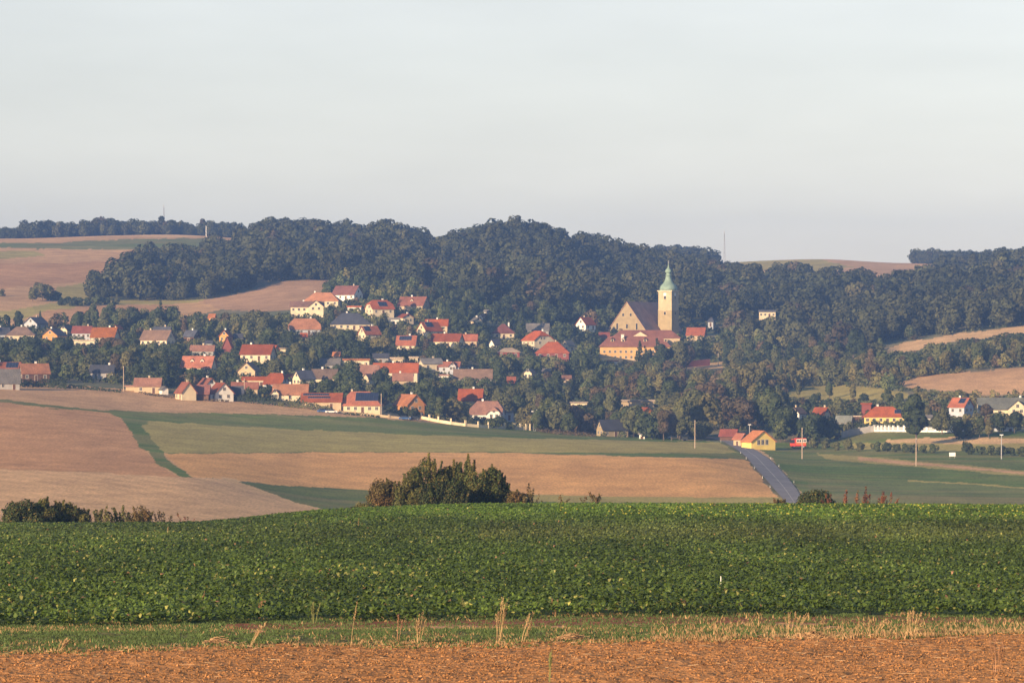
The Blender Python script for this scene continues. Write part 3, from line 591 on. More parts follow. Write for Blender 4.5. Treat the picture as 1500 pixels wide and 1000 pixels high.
# small outbuildings glimpsed between the trees: (label, where, u, v, width, depth, wall, roof height, turn, roof, wall colour, flat)
for a in [('small pale blue-white shed', 'just above the long low pinkish roof', 306, 507, 9, 8, 5, 3, 0, 'slate', 'bluegrey', 0),
 ('cream lean-to wall strip', 'right of the bright red roofed cream house', 413, 515, 15, 8, 4, 2, 0, 'beige', 'cream', 1),
 ('tiny red roof', 'in trees left of the round village tree', 403, 514, 8, 8, 3, 5, -50, 'red', 'buff', 0),
 ('little red roof corner', 'below the rounded orange roof', 445, 495, 8, 7, 3, 4, 10, 'red', 'buff', 0),
 ('tiny orange shed roof', 'above the low cream building with orange top', 493, 522, 9, 7, 2, 4, -10, 'orange', 'buff', 0),
 ('pale cream garage wall', 'right of the short cream wall with beige roof', 606, 529, 12, 8, 5, 2, 0, 'beige', 'cream', 1),
 ('small white box building', 'left of the cream-gabled grey shed', 609, 540, 10, 8, 4, 2, -10, 'pink', 'white', 1),
 ('cream gable fragment', 'at the right end of the very long bright red roof', 606, 556, 12, 10, 6, 4, 55, 'grey', 'cream', 0),
 ('low white garage', 'below the red roof with white gable', 648, 555, 18, 9, 5, 2, 0, 'pink', 'white', 1),
 ('small white-topped shed', 'right above the long grey-brown barn roof', 689, 540, 11, 8, 3, 2, 0, 'slate', 'white', 1),
 ('tiny white hut', 'at the forest foot above the grey-roofed cottage', 713, 460, 6, 6, 4, 2, -20, 'grey', 'white', 0),
 ('tiny white cottage end', 'at the forest foot left of the maroon hip roof', 706, 467, 7, 6, 4, 3, 50, 'brown', 'white', 0),
 ('small dark roof', 'left of the monastery under the nave', 885, 497, 14, 10, 4, 6, 0, 'maroon', 'buff', 0),
 ('low white porch', 'at the foot of the ochre monastery front', 898, 533, 14, 6, 4, 1.5, 0, 'red', 'white', 1),
 ('pinkish low roof patch', 'in trees below the broad red hip roof', 830, 557, 12, 9, 3, 4, 0, 'pink', 'buff', 0),
 ('white shed end', 'under trees right of the slate-roofed stone barn', 941, 640, 8, 6, 5, 2, -15, 'grey', 'white', 0),
 ('pale shed', 'by the road lamp left of the tall orchard trees', 1003, 645, 8, 6, 6, 2, 0, 'grey', 'buff', 1),
 ('white cottage wall', 'high among trees left of the white hidden cottage', 1087, 598, 9, 7, 5, 3, -20, 'grey', 'white', 0),
 ('white summer house', 'behind the white fence right of the tall dark tree', 1359, 617, 11, 8, 6, 3, 10, 'grey', 'white', 0),
 ('small slate-roofed shed', 'left above the orange gable with red roof', 349, 497, 12, 8, 3, 5, 0, 'slate', 'grey', 0),
 ('tiny cream shed', 'left of the slate roof with lit cream gable', 425, 556, 9, 8, 5, 3, -30, 'red', 'cream', 0),
 ('small brown roof', 'between the dull pink roof and the cream low building', 512, 548, 14, 10, 3, 6, -8, 'brown', 'buff', 0),
 ('small grey roof', 'right of the small yellow gable', 800, 547, 11, 8, 3, 4, 0, 'grey', 'buff', 0)]:
    H(a[0], a[1], *a[2:11], flat=a[11], ch=0, gd=0, win=1, low=1.8, cat='shed', name='shed')

# ------------------------------------------------------------------ parish church: gabled nave, square tower, green copper onion
x, y, z = ground(950, 492); s = F/y
def px(v): return -(v-500)/s           # height above the viewpoint of photograph row v, at the church's distance
ch_ = empty('church', (x, y, z), R(60)); tag(ch_, 'stone church with steep brown nave roof, square tower and green copper onion dome', 'church')
cx0 = (934-750)/F*y-x
nL, nW = 112/s, 62/s; ez = px(484)-z; rz_ = px(443)-z
ca, sa = math.cos(R(60)), math.sin(R(60))
def loc(du, back=0):                   # offset seen du photograph pixels right of the church's base, 'back' metres farther
    dx = du/s; return (dx*ca+back*sa, -dx*sa+back*ca)
nx, ny = loc(945-950, 0)
b = MB(); wall_body(b, nL, nW, ez, rz_-ez, 0, WALL['stone'], cx=nx, cy=ny, down=6); wo = b.build('nave_wall', ch_)
b = MB(); roof_slabs(b, nL, nW, ez, rz_-ez, 0, plain('roof_tiles_nave', (.38, .22, .16), .85, .2, .3, tile=.2), ov=.35, t=.3, cx=nx, cy=ny); b.build('nave_roof', ch_)
for yy, zz, hh in ((-.26, ez+.4, 3.2), (.26, ez+.4, 3.2), (0, ez+1.0, 2.2), (-.1, ez+7.2, 1.4), (.1, ez+7.2, 1.4)):
    q = MB(); q.box(-.12, .04, -.5, .5, 0, hh, M_glass); q.box(-.09, .03, -.65, .65, -.15, hh+.15, WALL['buff'])
    o = q.build('window', ch_); o.location = (nx-nL/2, ny+yy*nW, zz)
tx, ty = loc(978.5-950, -6)
tw = 22.5/s; tz = px(427)-z
b = MB(); b.box(-tw/2, tw/2, -tw/2, tw/2, -8, px(455)-z, WALL['towerlow'])
b.box(-tw/2+.12, tw/2-.12, -tw/2+.12, tw/2-.12, px(455)-z, tz, WALL['towerup'])
b.box(-tw/2-.12, tw/2+.12, -tw/2-.12, tw/2+.12, px(455)-z, px(455)-z+.25, WALL['buff'])
tower = b.build('tower', ch_); tower.location = (tx, ty, 0)
b = MB(); b.box(-tw/2-.35, tw/2+.35, -tw/2-.35, tw/2+.35, tz, tz+.5, WALL['cream']); o = b.build('cornice', tower)
pr = [(11.6, 426.6), (12.8, 425), (12.9, 423), (12.2, 420.5), (10.4, 418), (8, 415.6), (6.2, 413), (5, 410), (4.2, 407), (3.7, 404.6), (4.7, 404.2), (4.7, 403.2), (3.3, 403), (3.3, 400.2), (4.2, 400), (4.9, 398.6), (4.8, 397), (3.7, 395.2), (2.2, 393.6), (1.2, 391.8), (.8, 389), (.35, 386.5)]
b = MB(); b.lathe([(r_/s, px(v_)-z+.1) for r_, v_ in pr], M_copper, 16, rot=R(11)); dome = b.build('onion_dome', tower); dome.data.polygons.foreach_set('use_smooth', [True]*len(dome.data.polygons))
b = MB(); zz = px(386.5)-z; b.box(-.12, .12, -.12, .12, zz, zz+1.5, M_metal); b.box(-.4, .4, -.1, .1, zz+.8, zz+1.0, M_metal); b.build('cross', dome)
for fx, fy, ro_ in ((-1, 0, -90), (0, -1, 0)):
    for v_, hh in ((438, 1.9), (461, 1.5)):
        q = MB(); q.box(-.5, .5, -.06, .1, 0, hh, M_glass); q.lathe([(.5, 0), (.5, .01)], M_glass, 10); q.box(-.72, .72, -.03, .1, -.2, hh+.45, WALL['buff'])
        o = q.build('belfry_window', tower); e = tw/2-(.12 if v_ < 450 else 0); o.location = (fx*e, fy*e, px(v_)-z); o.rotation_euler = (0, 0, R(ro_))
    q = MB(); q.box(-.75, .75, -.1, .05, -.75, .75, M_white); q.box(-.06, .06, -.13, -.1, 0, .6, M_glass); q.box(0, .4, -.13, -.1, -.06, .06, M_glass)
    o = q.build('clock_face', tower); e = tw/2-.12; o.location = (fx*e, fy*e, px(431.5)-z); o.rotation_euler = (0, 0, R(ro_))
BOX += [(893, 960, 443, 484, y), (962, 995, 388, 487, y-10)]; FOOT += [(x, y, 22), (x+20, y+12, 18)]; LAND.append((978, 440, 'church tower')); LAND.append((925, 465, 'church nave'))

# ------------------------------------------------------------------ monastery building in front of the church
x, y, z = ground(935, 528); s = F/y
mo = empty('monastery', (x, y, z), R(-2)); tag(mo, 'long ochre monastery with maroon roofs and cream pediment, standing before the church', 'monastery')
px = lambda v: -(v-500)/s-z
L, W = 102/s, 26/s; x0 = (930-935)/s; eh = px(506); rh = px(493)-eh
b = MB(); wall_body(b, L, W, eh, rh, 1, WALL['ochre'], cx=x0, cy=0, down=6); b.box(x0-L/2-.12, x0+L/2+.12, -W/2-.12, -W/2, -.2, .9, WALL['buff']); b.build('wall', mo)
b = MB(); roof_slabs(b, L, W, eh, rh, 1, plain('roof_tiles_monastery', (.20, .085, .06), .85, .2, .3, tile=.2), ov=.6, cx=x0); mro = b.build('roof', mo)
wme = window_mesh()
for r_ in (0, 1):
    for i in range(13):
        o = link('window', wme, mo); o.location = (x0-L/2+(6.5+7.9*i)/s, -W/2, px(517 if r_ == 0 else 525)+.0)
for du in (897, 913, 945, 975):
    q = MB(); q.box(-.8, .8, 0, 2.2, 0, 1.3, WALL['buff']); roof_slabs(q, 2.2, 1.6, 1.3, .8, 0, ROOF['maroon'], .2, .1, cy=1.1, turn=True); q.box(-.45, .45, -.04, 0, .3, 1.15, M_glass)
    o = q.build('dormer', mro); o.location = ((du-935)/s, -W/2+W*.2, eh+rh*.4)
q = MB(); q.box(-.7, .7, -.6, .6, 0, 4.2, WALL['white']); q.box(-.85, .85, -.75, .75, 4.2, 4.45, WALL['buff']); o = q.build('chimney', mro); o.location = ((912-935)/s, -W*.2, eh+1.0)
# rear range with pediment
L2, W2 = 100/s, 26/s; yb = W/2+W2/2+1; sc = 1+yb/y; e2 = (px(494)+z)*sc-z; r2 = (px(484)+z)*sc-z-e2; x2 = (946-935)/s
b = MB(); wall_body(b, L2, W2, e2, r2, 1, WALL['buff'], cx=x2, cy=yb, down=6)
wp = 30/s; b.poly([(x2-8/s-wp/2, yb-W2/2-.3, e2-.4), (x2-8/s+wp/2, yb-W2/2-.3, e2-.4), (x2-8/s, yb-W2/2-.3, e2+8.4/s)], WALL['cream']); b.build('rear_wall', mo)
b = MB(); roof_slabs(b, L2, W2, e2, r2, 1, bpy.data.materials['roof_tiles_monastery'], ov=.5, cx=x2, cy=yb)
roof_slabs(b, W2/2+.2, wp, e2-.3, 9/s, 0, bpy.data.materials['roof_tiles_monastery'], ov=.25, t=.25, cx=x2-8/s, cy=yb-W2/4, turn=True); b.build('rear_roof', mo)
BOX += [(881, 931, 484, 527, y), (931, 996, 484, 505, y)]; FOOT += [((935-750)/F*y, y+6, 17), ((905-750)/F*y, y+6, 12), ((970-750)/F*y, y+6, 14)]; LAND.append((905, 515, 'ochre monastery front'))

# ------------------------------------------------------------------ walls and fences
def drape(pts, n):
    p = densify(pts, n); return smooth([ground(*q) for q in p], 6)
def pillar_wall(name, label, pts, n, hw, hp, step, mat, pm=None, rail=False):
    P = drape(pts, n); seg = np.concatenate([[0], np.cumsum(np.hypot(*np.diff(P[:, :2], axis=0).T))]); c = P[0]
    rt = empty(name, tuple(c)); tag(rt, label, 'fence' if rail else 'wall'); w_ = MB()
    at = lambda t: tuple(np.interp(t, seg, P[:, k]) for k in range(3))
    t = 0; k = 0
    while t < seg[-1]-step*.5:
        a = at(t); b_ = at(min(t+step, seg[-1])); dx, dy = b_[0]-a[0], b_[1]-a[1]; l = math.hypot(dx, dy); nx_, ny_ = -dy/l*.12, dx/l*.12
        def wallbit(z0, z1, th=1.0):
            A_ = np.array(a)-c; B_ = np.array(b_)-c; pts_ = [(A_[0]-nx_*th, A_[1]-ny_*th, A_[2]+z1), (B_[0]-nx_*th, B_[1]-ny_*th, B_[2]+z1), (B_[0]+nx_*th, B_[1]+ny_*th, B_[2]+z1), (A_[0]+nx_*th, A_[1]+ny_*th, A_[2]+z1)]
            w_.slab(pts_, z1-z0, mat)
        def wall_mat_bit(z0, z1):
            k0 = len(w_.m); wallbit(z0, z1, .3); kk = w_.mi(M_rail); w_.m[k0:] = [kk]*(len(w_.m)-k0)
        if rail: wallbit(-.6, hw*.4); wall_mat_bit(hw*.48, hw)
        else: wallbit(-1.0, hw)
        q = MB(); q.box(-.28, .28, -.28, .28, -1, hp, pm or mat); q.box(-.36, .36, -.36, .36, hp, hp+.15, pm or mat)
        o = q.build('pillar', rt); o.location = tuple(np.array(a)-c); o.rotation_euler = (0, 0, math.atan2(dy, dx)); t += step; k += 1
    q = MB(); q.box(-.28, .28, -.28, .28, -1, hp, pm or mat); q.box(-.36, .36, -.36, .36, hp, hp+.15, pm or mat)
    o = q.build('pillar', rt); o.location = tuple(P[-1]-c); w_.build('fence_panel' if rail else 'wall_panel', rt)
    BOX.append((min(p[0] for p in pts), max(p[0] for p in pts), min(p[1] for p in pts)-8, max(p[1] for p in pts)-1, P[:, 1].mean()))
    return rt
pillar_wall('garden_wall', 'long low cream garden wall with square pillars along the field', [(617, 613), (650, 620), (700, 626), (739, 628)], 20, 1.0, 2.0, 5.2, WALL['cream'])
pillar_wall('garden_wall', 'short cream garden wall with pillars beside the lattice pole', [(754, 629), (776, 630)], 6, 1.35, 2.1, 2.6, WALL['cream'])
pillar_wall('fence', 'white railing fence with white pillars below the yellow bungalow', [(1281, 632), (1340, 632.5), (1410, 633)], 20, 1.7, 2.1, 2.9, M_white, rail=True)
pillar_wall('garden_wall', 'grey concrete boundary wall stepping down left of the white railing fence', [(1234, 641), (1250, 637), (1281, 632)], 8, 2.2, 2.3, 3.6, WALL['grey'])
pillar_wall('garden_wall', 'low pale garden wall before the large red hip-roofed house', [(497, 605), (530, 607), (560, 611), (600, 615)], 12, .8, 1.1, 6, WALL['buff'])
P = drape([(986, 539), (1015, 537), (1040, 535)], 12); c = P[0]; q = MB()
for a, b_ in zip(P[:-1]-c, P[1:]-c): q.slab([(a[0], a[1]-.3, a[2]+3), (b_[0], b_[1]-.3, b_[2]+3), (b_[0], b_[1]+.3, b_[2]+3), (a[0], a[1]+.3, a[2]+3)], 4.5, WALL['red'])
o = q.build('garden_wall'); o.location = c; tag(o, 'long brown brick retaining wall right of the monastery', 'wall')

# ------------------------------------------------------------------ poles, masts, lamps
def pole(u, vb, vt, label, kind='pole', name='utility_pole', lamp=False):
    x, y, z = ground(u, vb); s = F/y; h = (vb-vt)/s; rt = empty(name, (x, y, z)); tag(rt, label, kind, 'poles along the fields and lanes' if kind == 'pole' else None)
    q = MB(); q.lathe([(.17, -1), (.17, 0), (.12, h)], M_pole if not lamp else M_metal, 8); q.build('post', rt)
    if lamp:
        q = MB(); q.box(-.55, .55, -.2, .2, h-.05, h+.2, M_white); q.box(-.1, .1, -.1, .1, h-.4, h-.05, M_metal); q.build('lamp_head', rt)
    else:
        q = MB(); q.box(-.08, .08, -.62, .62, h-.55, h-.43, M_pole); q.build('crossarm', rt)
        for yy in (-.5, .5): q = MB(); q.lathe([(.05, h-.43), (.06, h-.3), (.03, h-.2)], M_white, 6, cy=yy); q.build('insulator', rt)
    return rt
pole(181, 573, 536, 'wooden pole at the field edge, leftmost of the poles')
pole(358, 588, 554, 'wooden pole at the field edge before the broad white gable')
pole(558.5, 609, 576, 'wooden pole at the right corner of the large red hip-roofed house')
pole(1018, 656, 615, 'wooden pole left of the road at the village entrance')
pole(1175, 672, 626, 'wooden pole on the green field in front of the red truck')
pole(1342, 682, 641, 'wooden pole on the green field under the tall dark tree')
pole(1467, 672, 637, 'slim street lamp with white head near the right edge', 'street lamp', 'street_lamp', True)
pole(1098, 645, 622, 'slim street lamp behind the yellow-gabled barn', 'street lamp', 'street_lamp', True)
pole(1052, 536, 517, 'wooden pole above the brown retaining wall right of the monastery')
def mast(u, vb, vt, label):
    a = math.atan((u-750)/F); r = 3150; x, y = r*math.sin(a), r*math.cos(a); z = float(height(x, y)); s = F/y; zt = -(vt-500)/s; h = zt-z
    rt = empty('radio_mast', (x, y, z)); tag(rt, label, 'mast'); q = MB(); n = max(int(h/3), 5); wd = lambda t: 1.0*(1-t)+.25*t
    for i in range(n):
        t0, t1 = i/n, (i+1)/n
        for k in range(3):
            a0, a1 = 2*math.pi*k/3, 2*math.pi*(k+1)/3
            p = lambda a, t: np.array((wd(t)*math.cos(a), wd(t)*math.sin(a), h*t))
            for A_, B_ in ((p(a0, t0), p(a0, t1)), (p(a0, t0), p(a1, t1))):
                e = .09; q.f.append(tuple(len(q.v)+j for j in (0, 1, 2, 3))); q.m.append(q.mi(M_metal)); q.v += [tuple(A_+(-e, 0, 0)), tuple(A_+(e, 0, 0)), tuple(B_+(e, 0, 0)), tuple(B_+(-e, 0, 0))]
                q.f.append(tuple(len(q.v)+j for j in (0, 1, 2, 3))); q.m.append(0); q.v += [tuple(A_+(0, -e, 0)), tuple(A_+(0, e, 0)), tuple(B_+(0, e, 0)), tuple(B_+(0, -e, 0))]
    q.build('lattice', rt); q = MB(); q.box(-.2, .2, -.1, .1, h, h+2, M_metal); q.build('antenna', rt)
mast(240, 330, 304, 'thin radio mast on the skyline above the left wood')
mast(1061, 378, 342, 'thin radio mast on the skyline right of the main hill')
x, y, z = ground(302, 347); rt = empty('utility_pole', (x, y, z)); tag(rt, 'short white pole on the skyline field at the left wood', 'pole'); q = MB(); q.lathe([(.25, -1), (.2, 16/F*y)], M_white, 6); q.build('post', rt)
x, y, z = ground(783, 631); rt = empty('lattice_pole', (x, y, z)); tag(rt, 'dark lattice pole with pale lamp arms beside the short cream wall', 'pole'); h = 29/F*y; q = MB()
for sx_ in (-.35, .35):
    for sy_ in (-.2, .2): q.lathe([(.06, -1), (.05, h)], M_metal, 4, sx_, sy_)
for i in range(8): q.box(-.4, .4, -.22, .22, h*i/8, h*i/8+.08, M_metal)
q.build('lattice', rt)
for dx in (-.8, .9): q = MB(); q.box(-.35, .35, -.2, .2, -.1, .18, M_white); o = q.build('lamp_head', rt); o.location = (dx, 0, h+.1+dx*.3)
q = MB(); q.box(-1, 1, -.06, .06, h-.1, h, M_metal); q.build('lamp_arm', rt)
# white board in the meadow at right
x, y, z = ground(1395, 671); rt = empty('signboard', (x, y, z)); tag(rt, 'blank white board on two posts in the green field at right', 'sign'); s = F/y
q = MB(); q.box(-4.6/s, 4.6/s, -.05, .05, 3/s, 8.5/s, M_white); q.build('board', rt)
for k in (-3.5, 3.5): q = MB(); q.box(k/s-.05, k/s+.05, -.04, .04, -.5, 8.4/s, M_metal); o = q.build('post', rt); o.location = (0, .1, 0)

# ------------------------------------------------------------------ vehicles
M_tyre = plain('tyre_rubber', (.03, .03, .03), .9)
def wheels(rt, xs, wd, r_):
    for x_ in xs:
        for s_ in (-1, 1):
            q = MB(); q.lathe([(r_*.6, -.12), (r_, -.1), (r_, .1), (r_*.6, .12)], M_tyre, 14); o = q.build('wheel', rt); o.location = (x_, s_*wd, r_); o.rotation_euler = (R(90), 0, 0)
            q = MB(); q.lathe([(r_*.55, -.13), (r_*.55, .13)], M_metal, 10); q.build('rim', o)
x, y, z = ground(1169, 656); s = F/y; k = 22/s; M_red = plain('red_truck_paint', (.60, .07, .035), .4, .05)
tr = empty('truck', (x, y, z), R(188)); tag(tr, 'red and orange truck parked below dark trees right of the yellow-gabled barn', 'truck')
q = MB(); q.box(-k*.5, k*.2, -1.2, 1.2, .75, 3.4, M_red); q.box(-k*.5-.02, k*.2+.02, -1.22, 1.22, 1.4, 1.75, WALL['orange']); q.build('body', tr)
q = MB(); q.box(k*.22, k*.5, -1.15, 1.15, .6, 1.7, M_red); q.slab([(k*.22, -1.15, 3.1), (k*.22, 1.15, 3.1), (k*.43, 1.15, 3.1), (k*.43, -1.15, 3.1)][::-1], .2, M_red)
q.box(k*.22, k*.27, -1.15, 1.15, 1.7, 2.9, M_red); cab = q.build('cab', tr)
q = MB(); q.poly([(k*.27, -1.12, 1.7), (k*.49, -1.12, 1.7), (k*.43, -1.12, 2.9), (k*.27, -1.12, 2.9)], M_glass); q.poly([(k*.27, 1.12, 1.7), (k*.49, 1.12, 1.7), (k*.43, 1.12, 2.9), (k*.27, 1.12, 2.9)][::-1], M_glass); q.poly([(k*.49, -1.12, 1.7), (k*.49, 1.12, 1.7), (k*.43, 1.12, 2.9), (k*.43, -1.12, 2.9)], M_glass); q.build('windscreen', cab)
for u_ in (-k*.42, -k*.26, -k*.1, k*.06):
    q = MB(); q.box(-.5, .5, -.04, .04, 0, 1.15, WALL['white']); q.box(-.3, .3, -.06, -.04, .2, .9, M_tyre); q.box(-.3, .3, .04, .06, .2, .9, M_tyre); o = q.build('side_panel', tr); o.location = (u_, 1.23, 1.95)
q = MB(); q.box(-k*.5, k*.5, -.9, .9, .5, .75, M_tyre); q.build('chassis', tr); wheels(tr, (-k*.33, k*.33), 1.0, .5)
BOX.append((1157, 1181, 640, 656, y))
def car(u, vb, rz, mat, label):
    x, y, z = ground(u, vb); rt = empty('parked_car', (x, y, z), R(rz)); tag(rt, label, 'car', 'cars parked along the village edge')
    q = MB(); q.box(-2.1, 2.1, -.85, .85, .3, .85, mat)
    b = len(q.v); q.v += [(-1.7, -.82, .85), (1.2, -.82, .85), (1.2, .82, .85), (-1.7, .82, .85), (-1.3, -.68, 1.42), (.5, -.68, 1.42), (.5, .68, 1.42), (-1.3, .68, 1.42)]
    for f_ in ((4, 5, 6, 7),): q.f.append(tuple(b+i for i in f_)); q.m.append(q.mi(mat))
    for f_ in ((0, 1, 5, 4), (1, 2, 6, 5), (2, 3, 7, 6), (3, 0, 4, 7)): q.f.append(tuple(b+i for i in f_)); q.m.append(q.mi(M_glass))
    q.build('body', rt); wheels(rt, (-1.3, 1.3), .78, .32)
    BOX.append((u-9, u+9, vb-8, vb, y)); return rt
M_blue = plain('blue_car_paint', (.05, .12, .3), .3, .05); M_dark = plain('dark_car_paint', (.04, .045, .05), .3, .05)
car(593, 614.5, 4, M_blue, 'dark blue car parked left of the cream pillared wall')
car(606, 615.5, 2, M_dark, 'black car parked at the left end of the cream pillared wall')
car(474, 604, 20, M_blue, 'blue car under the carport left of the large red hip roof')
car(485, 605, 10, M_white, 'white car beside the large red hip-roofed house')
car(975, 643, 0, M_white, 'white car by the trees where the lane meets the road')
# roadside marker posts
mp = None
for i, (u, v) in enumerate([(1056, 647), (1085, 664), (1093, 672), (1105, 686), (1117, 700), (1128, 714), (1087, 648), (1103, 655), (1129, 672), (1141, 683), (1163, 707)]):
    x, y, z = ground(u, v); side = 'left' if i < 6 else 'right'
    if mp is None:
        q = MB(); q.lathe([(.06, -.3), (.06, .55), (.03, .62)], M_white, 6); mp = q.mesh('marker_post'); q = MB(); q.box(-.065, .065, -.065, .065, .36, .48, M_tyre); mr = q.mesh('reflector_band')
    o = link('marker_post', mp); o.location = (x, y, z); link('reflector_band', mr, o)
    tag(o, 'small white roadside marker post on the %s verge of the road' % side, 'marker post', 'white marker posts on the %s verge' % side)
# ------------------------------------------------------------------ trees: crowns of many small leaf clumps
def crown(seed, blobs, nleaf, size, cols, core=True, flat=.0, sq=1.0):
    """blobs: (x,y,z,rx,rz). returns verts, quads, colours"""
    r = np.random.RandomState(seed); B = np.array(blobs, float); wts = B[:, 3]*B[:, 4]; wts /= wts.sum()
    k = r.choice(len(B), nleaf*2, p=wts); dv = r.normal(size=(nleaf*2, 3)); dv /= np.linalg.norm(dv, axis=1)[:, None]
    rad = 1-np.abs(r.normal(size=nleaf*2))*.10+r.rand(nleaf*2)*.12
    P = B[k, :3]+dv*np.stack([B[k, 3], B[k, 3], B[k, 4]], 1)*rad[:, None]
    keep = np.ones(len(P), bool)
    for b in B:
        q = (P-b[:3])/np.array([b[3], b[3], b[4]]); keep &= (np.einsum('ij,ij->i', q, q) > .62)
    P = P[keep][:nleaf]; N = dv[keep][:nleaf]; k = k[keep][:nleaf]; n = len(P)
    N = N+r.normal(size=(n, 3))*.34; N[:, 2] += .15; N /= np.linalg.norm(N, axis=1)[:, None]
    T = np.cross(N, r.normal(size=(n, 3))); T /= np.linalg.norm(T, axis=1)[:, None]; S = np.cross(N, T)
    sz = size*(.6+.8*r.rand(n))[:, None]; T = T*sz; S = S*sz*(.6+.3*r.rand(n))[:, None]
    V_ = np.stack([P-T-S*.6, P+T*.3-S, P+T+S*.5, P-T*.4+S], 1).reshape(-1, 3)
    c = np.array(cols, float); ci = c[r.randint(len(c), size=len(B))][k]; ci = ci*(1+(r.rand(n)-.5)*.36)[:, None]
    return V_.astype(np.float32), np.repeat(ci, 4, 0).astype(np.float32)
def qidx(n): return np.arange(n, dtype=np.int32).reshape(-1, 4)
def blobs_round(r, n, Rr, H_, z0, spread=1.0):
    out = []
    for i in range(n):
        a = r.rand()*6.283; t = r.rand(); z = z0+(H_-z0)*(.12+.76*t); pr = math.sin(math.pi*(.18+.72*t))
        d_ = math.sqrt(r.rand())*Rr*.72*pr*spread; rr = Rr*(.26+.2*r.rand()); out.append((d_*math.cos(a), d_*math.sin(a), z, rr, rr*(.7+.35*r.rand())))
    out.append((0, 0, z0+(H_-z0)*.5, Rr*.55, (H_-z0)*.38)); return out
PAL = {  # foliage colours
 'dark green': [(0.049, 0.067, 0.029), (0.060, 0.078, 0.031), (0.040, 0.056, 0.027)],
 'green':      [(0.081, 0.101, 0.038), (0.099, 0.114, 0.043), (0.067, 0.090, 0.036)],
 'olive':      [(0.118, 0.123, 0.052), (0.132, 0.134, 0.054), (0.099, 0.108, 0.047)],
 'yellowish':  [(0.151, 0.140, 0.054), (0.140, 0.134, 0.052), (0.174, 0.151, 0.058)],
 'russet':     [(0.118, 0.090, 0.052), (0.129, 0.092, 0.050), (0.103, 0.085, 0.047)],
}
def trunk_mesh(h, r0, seed):
    b = MB(); b.lathe([(r0*1.25, -.8), (r0, .2), (r0*.75, h*.5), (r0*.35, h)], M_bark, 7); r = random.Random(seed)
    for i in range(5):
        a = r.random()*6.28; z = h*(.35+.4*r.random()); L = h*.4; p0 = np.array((0, 0, z)); p1 = np.array((math.cos(a)*L*.7, math.sin(a)*L*.7, z+L*.6))
        k = len(b.v)
        for p, rr in ((p0, r0*.4), (p1, r0*.12)):
            for j in range(4): t = j*1.5708; b.v.append(tuple(p+np.array((-math.sin(a)*math.cos(t), math.cos(a)*math.cos(t), math.sin(t)))*rr))
        for j in range(4): j2 = (j+1) % 4; b.f.append((k+j, k+j2, k+4+j2, k+4+j)); b.m.append(0)
    return b.mesh('trunk')
TREES = {}   # (shape, colour, variant) -> (height, radius, crown mesh, trunk mesh)
def proto(shape, colour, var):
    key = (shape, colour, var)
    if key in TREES: return TREES[key]
    r = np.random.RandomState(abs(hash(shape)) % 7+var*13+len(colour)*3) if False else np.random.RandomState(sum(map(ord, shape))+var*131+len(colour)*17)
    if shape == 'rounded': Hh, Rr, z0 = 10, 4.6, 1.5; bl = blobs_round(r, 20, Rr, Hh, z0); nl, sz = 1500, .42
    elif shape == 'spreading': Hh, Rr, z0 = 9, 5.6, 2.2; bl = blobs_round(r, 24, Rr, Hh, z0, 1.15); nl, sz = 1600, .42
    elif shape == 'upright': Hh, Rr, z0 = 12, 3.3, 1.5; bl = blobs_round(r, 20, Rr, Hh, z0, .8); nl, sz = 1300, .40
    elif shape == 'slender':   # poplar
        Hh, Rr, z0 = 14, 1.9, .8; bl = [((r.rand()-.5)*1.0, (r.rand()-.5)*1.0, z0+i*(Hh-z0)/13+.4, Rr*(.35+.5*math.sin(math.pi*(i+1.5)/15)), 1.3) for i in range(13)]; nl, sz = 1100, .36
    elif shape == 'conical':   # spruce
        Hh, Rr, z0 = 13, 3.0, .8; bl = []
        for i in range(12):
            t = i/12; rr = Rr*(1-t)+.25
            for j in range(max(2, int(5*(1-t))+1)): a = r.rand()*6.28; bl.append((math.cos(a)*rr*.55, math.sin(a)*rr*.55, z0+t*(Hh-z0)+r.rand()*.4, rr*.5+.15, .75))
        nl, sz = 1300, .34
    elif shape == 'bushy': Hh, Rr, z0 = 4.2, 3.0, -.2; bl = blobs_round(r, 14, Rr, Hh, z0, 1.2); nl, sz = 700, .34
    V_, c_ = crown(var*7+3, bl, nl, sz, PAL[colour])
    me = npmesh('crown', V_, qidx(len(V_)), M_fol, c_); TREES[key] = (Hh, Rr, me, trunk_mesh(Hh*.72, .22 if Hh > 5 else .1, var)); return TREES[key]

FIELDS = [p for c, p in PAINT]
NOTREE = [  # open land: no self-sown trees (own hedges are placed by hand)
 [(-300, 556), (0, 556), (170, 562), (260, 574), (400, 588), (560, 605), (640, 618), (700, 627), (790, 632), (870, 640), (1000, 645), (1040, 650), (1130, 656), (1180, 658), (1240, 645), (1262, 628), (1900, 628), (1900, 800), (-300, 800)],
 [(-300, 340), (345, 338), (355, 366), (262, 382), (203, 402), (150, 425), (133, 440), (300, 440), (420, 410), (485, 412), (475, 425), (430, 455), (380, 460), (320, 456), (255, 470), (60, 478), (-300, 482)],
 [(1062, 370), (1330, 370), (1500, 390), (1500, 398), (1380, 408), (1310, 432), (1250, 424), (1110, 418), (1064, 402)],
 [(1288, 515), (1330, 500), (1400, 489), (1500, 477), (1900, 462), (1900, 476), (1500, 489), (1400, 501), (1345, 513), (1300, 520)],
 [(1315, 562), (1345, 552), (1500, 537), (1900, 515), (1900, 572), (1500, 577), (1440, 582), (1380, 574), (1330, 568)],
 [(1150, 575), (1185, 566), (1280, 568), (1330, 580), (1290, 588), (1180, 590)],
 [(985, 537), (1060, 530), (1060, 538), (1000, 550)],
 [(1030, 630), (1140, 632), (1140, 656), (1030, 650)],
]
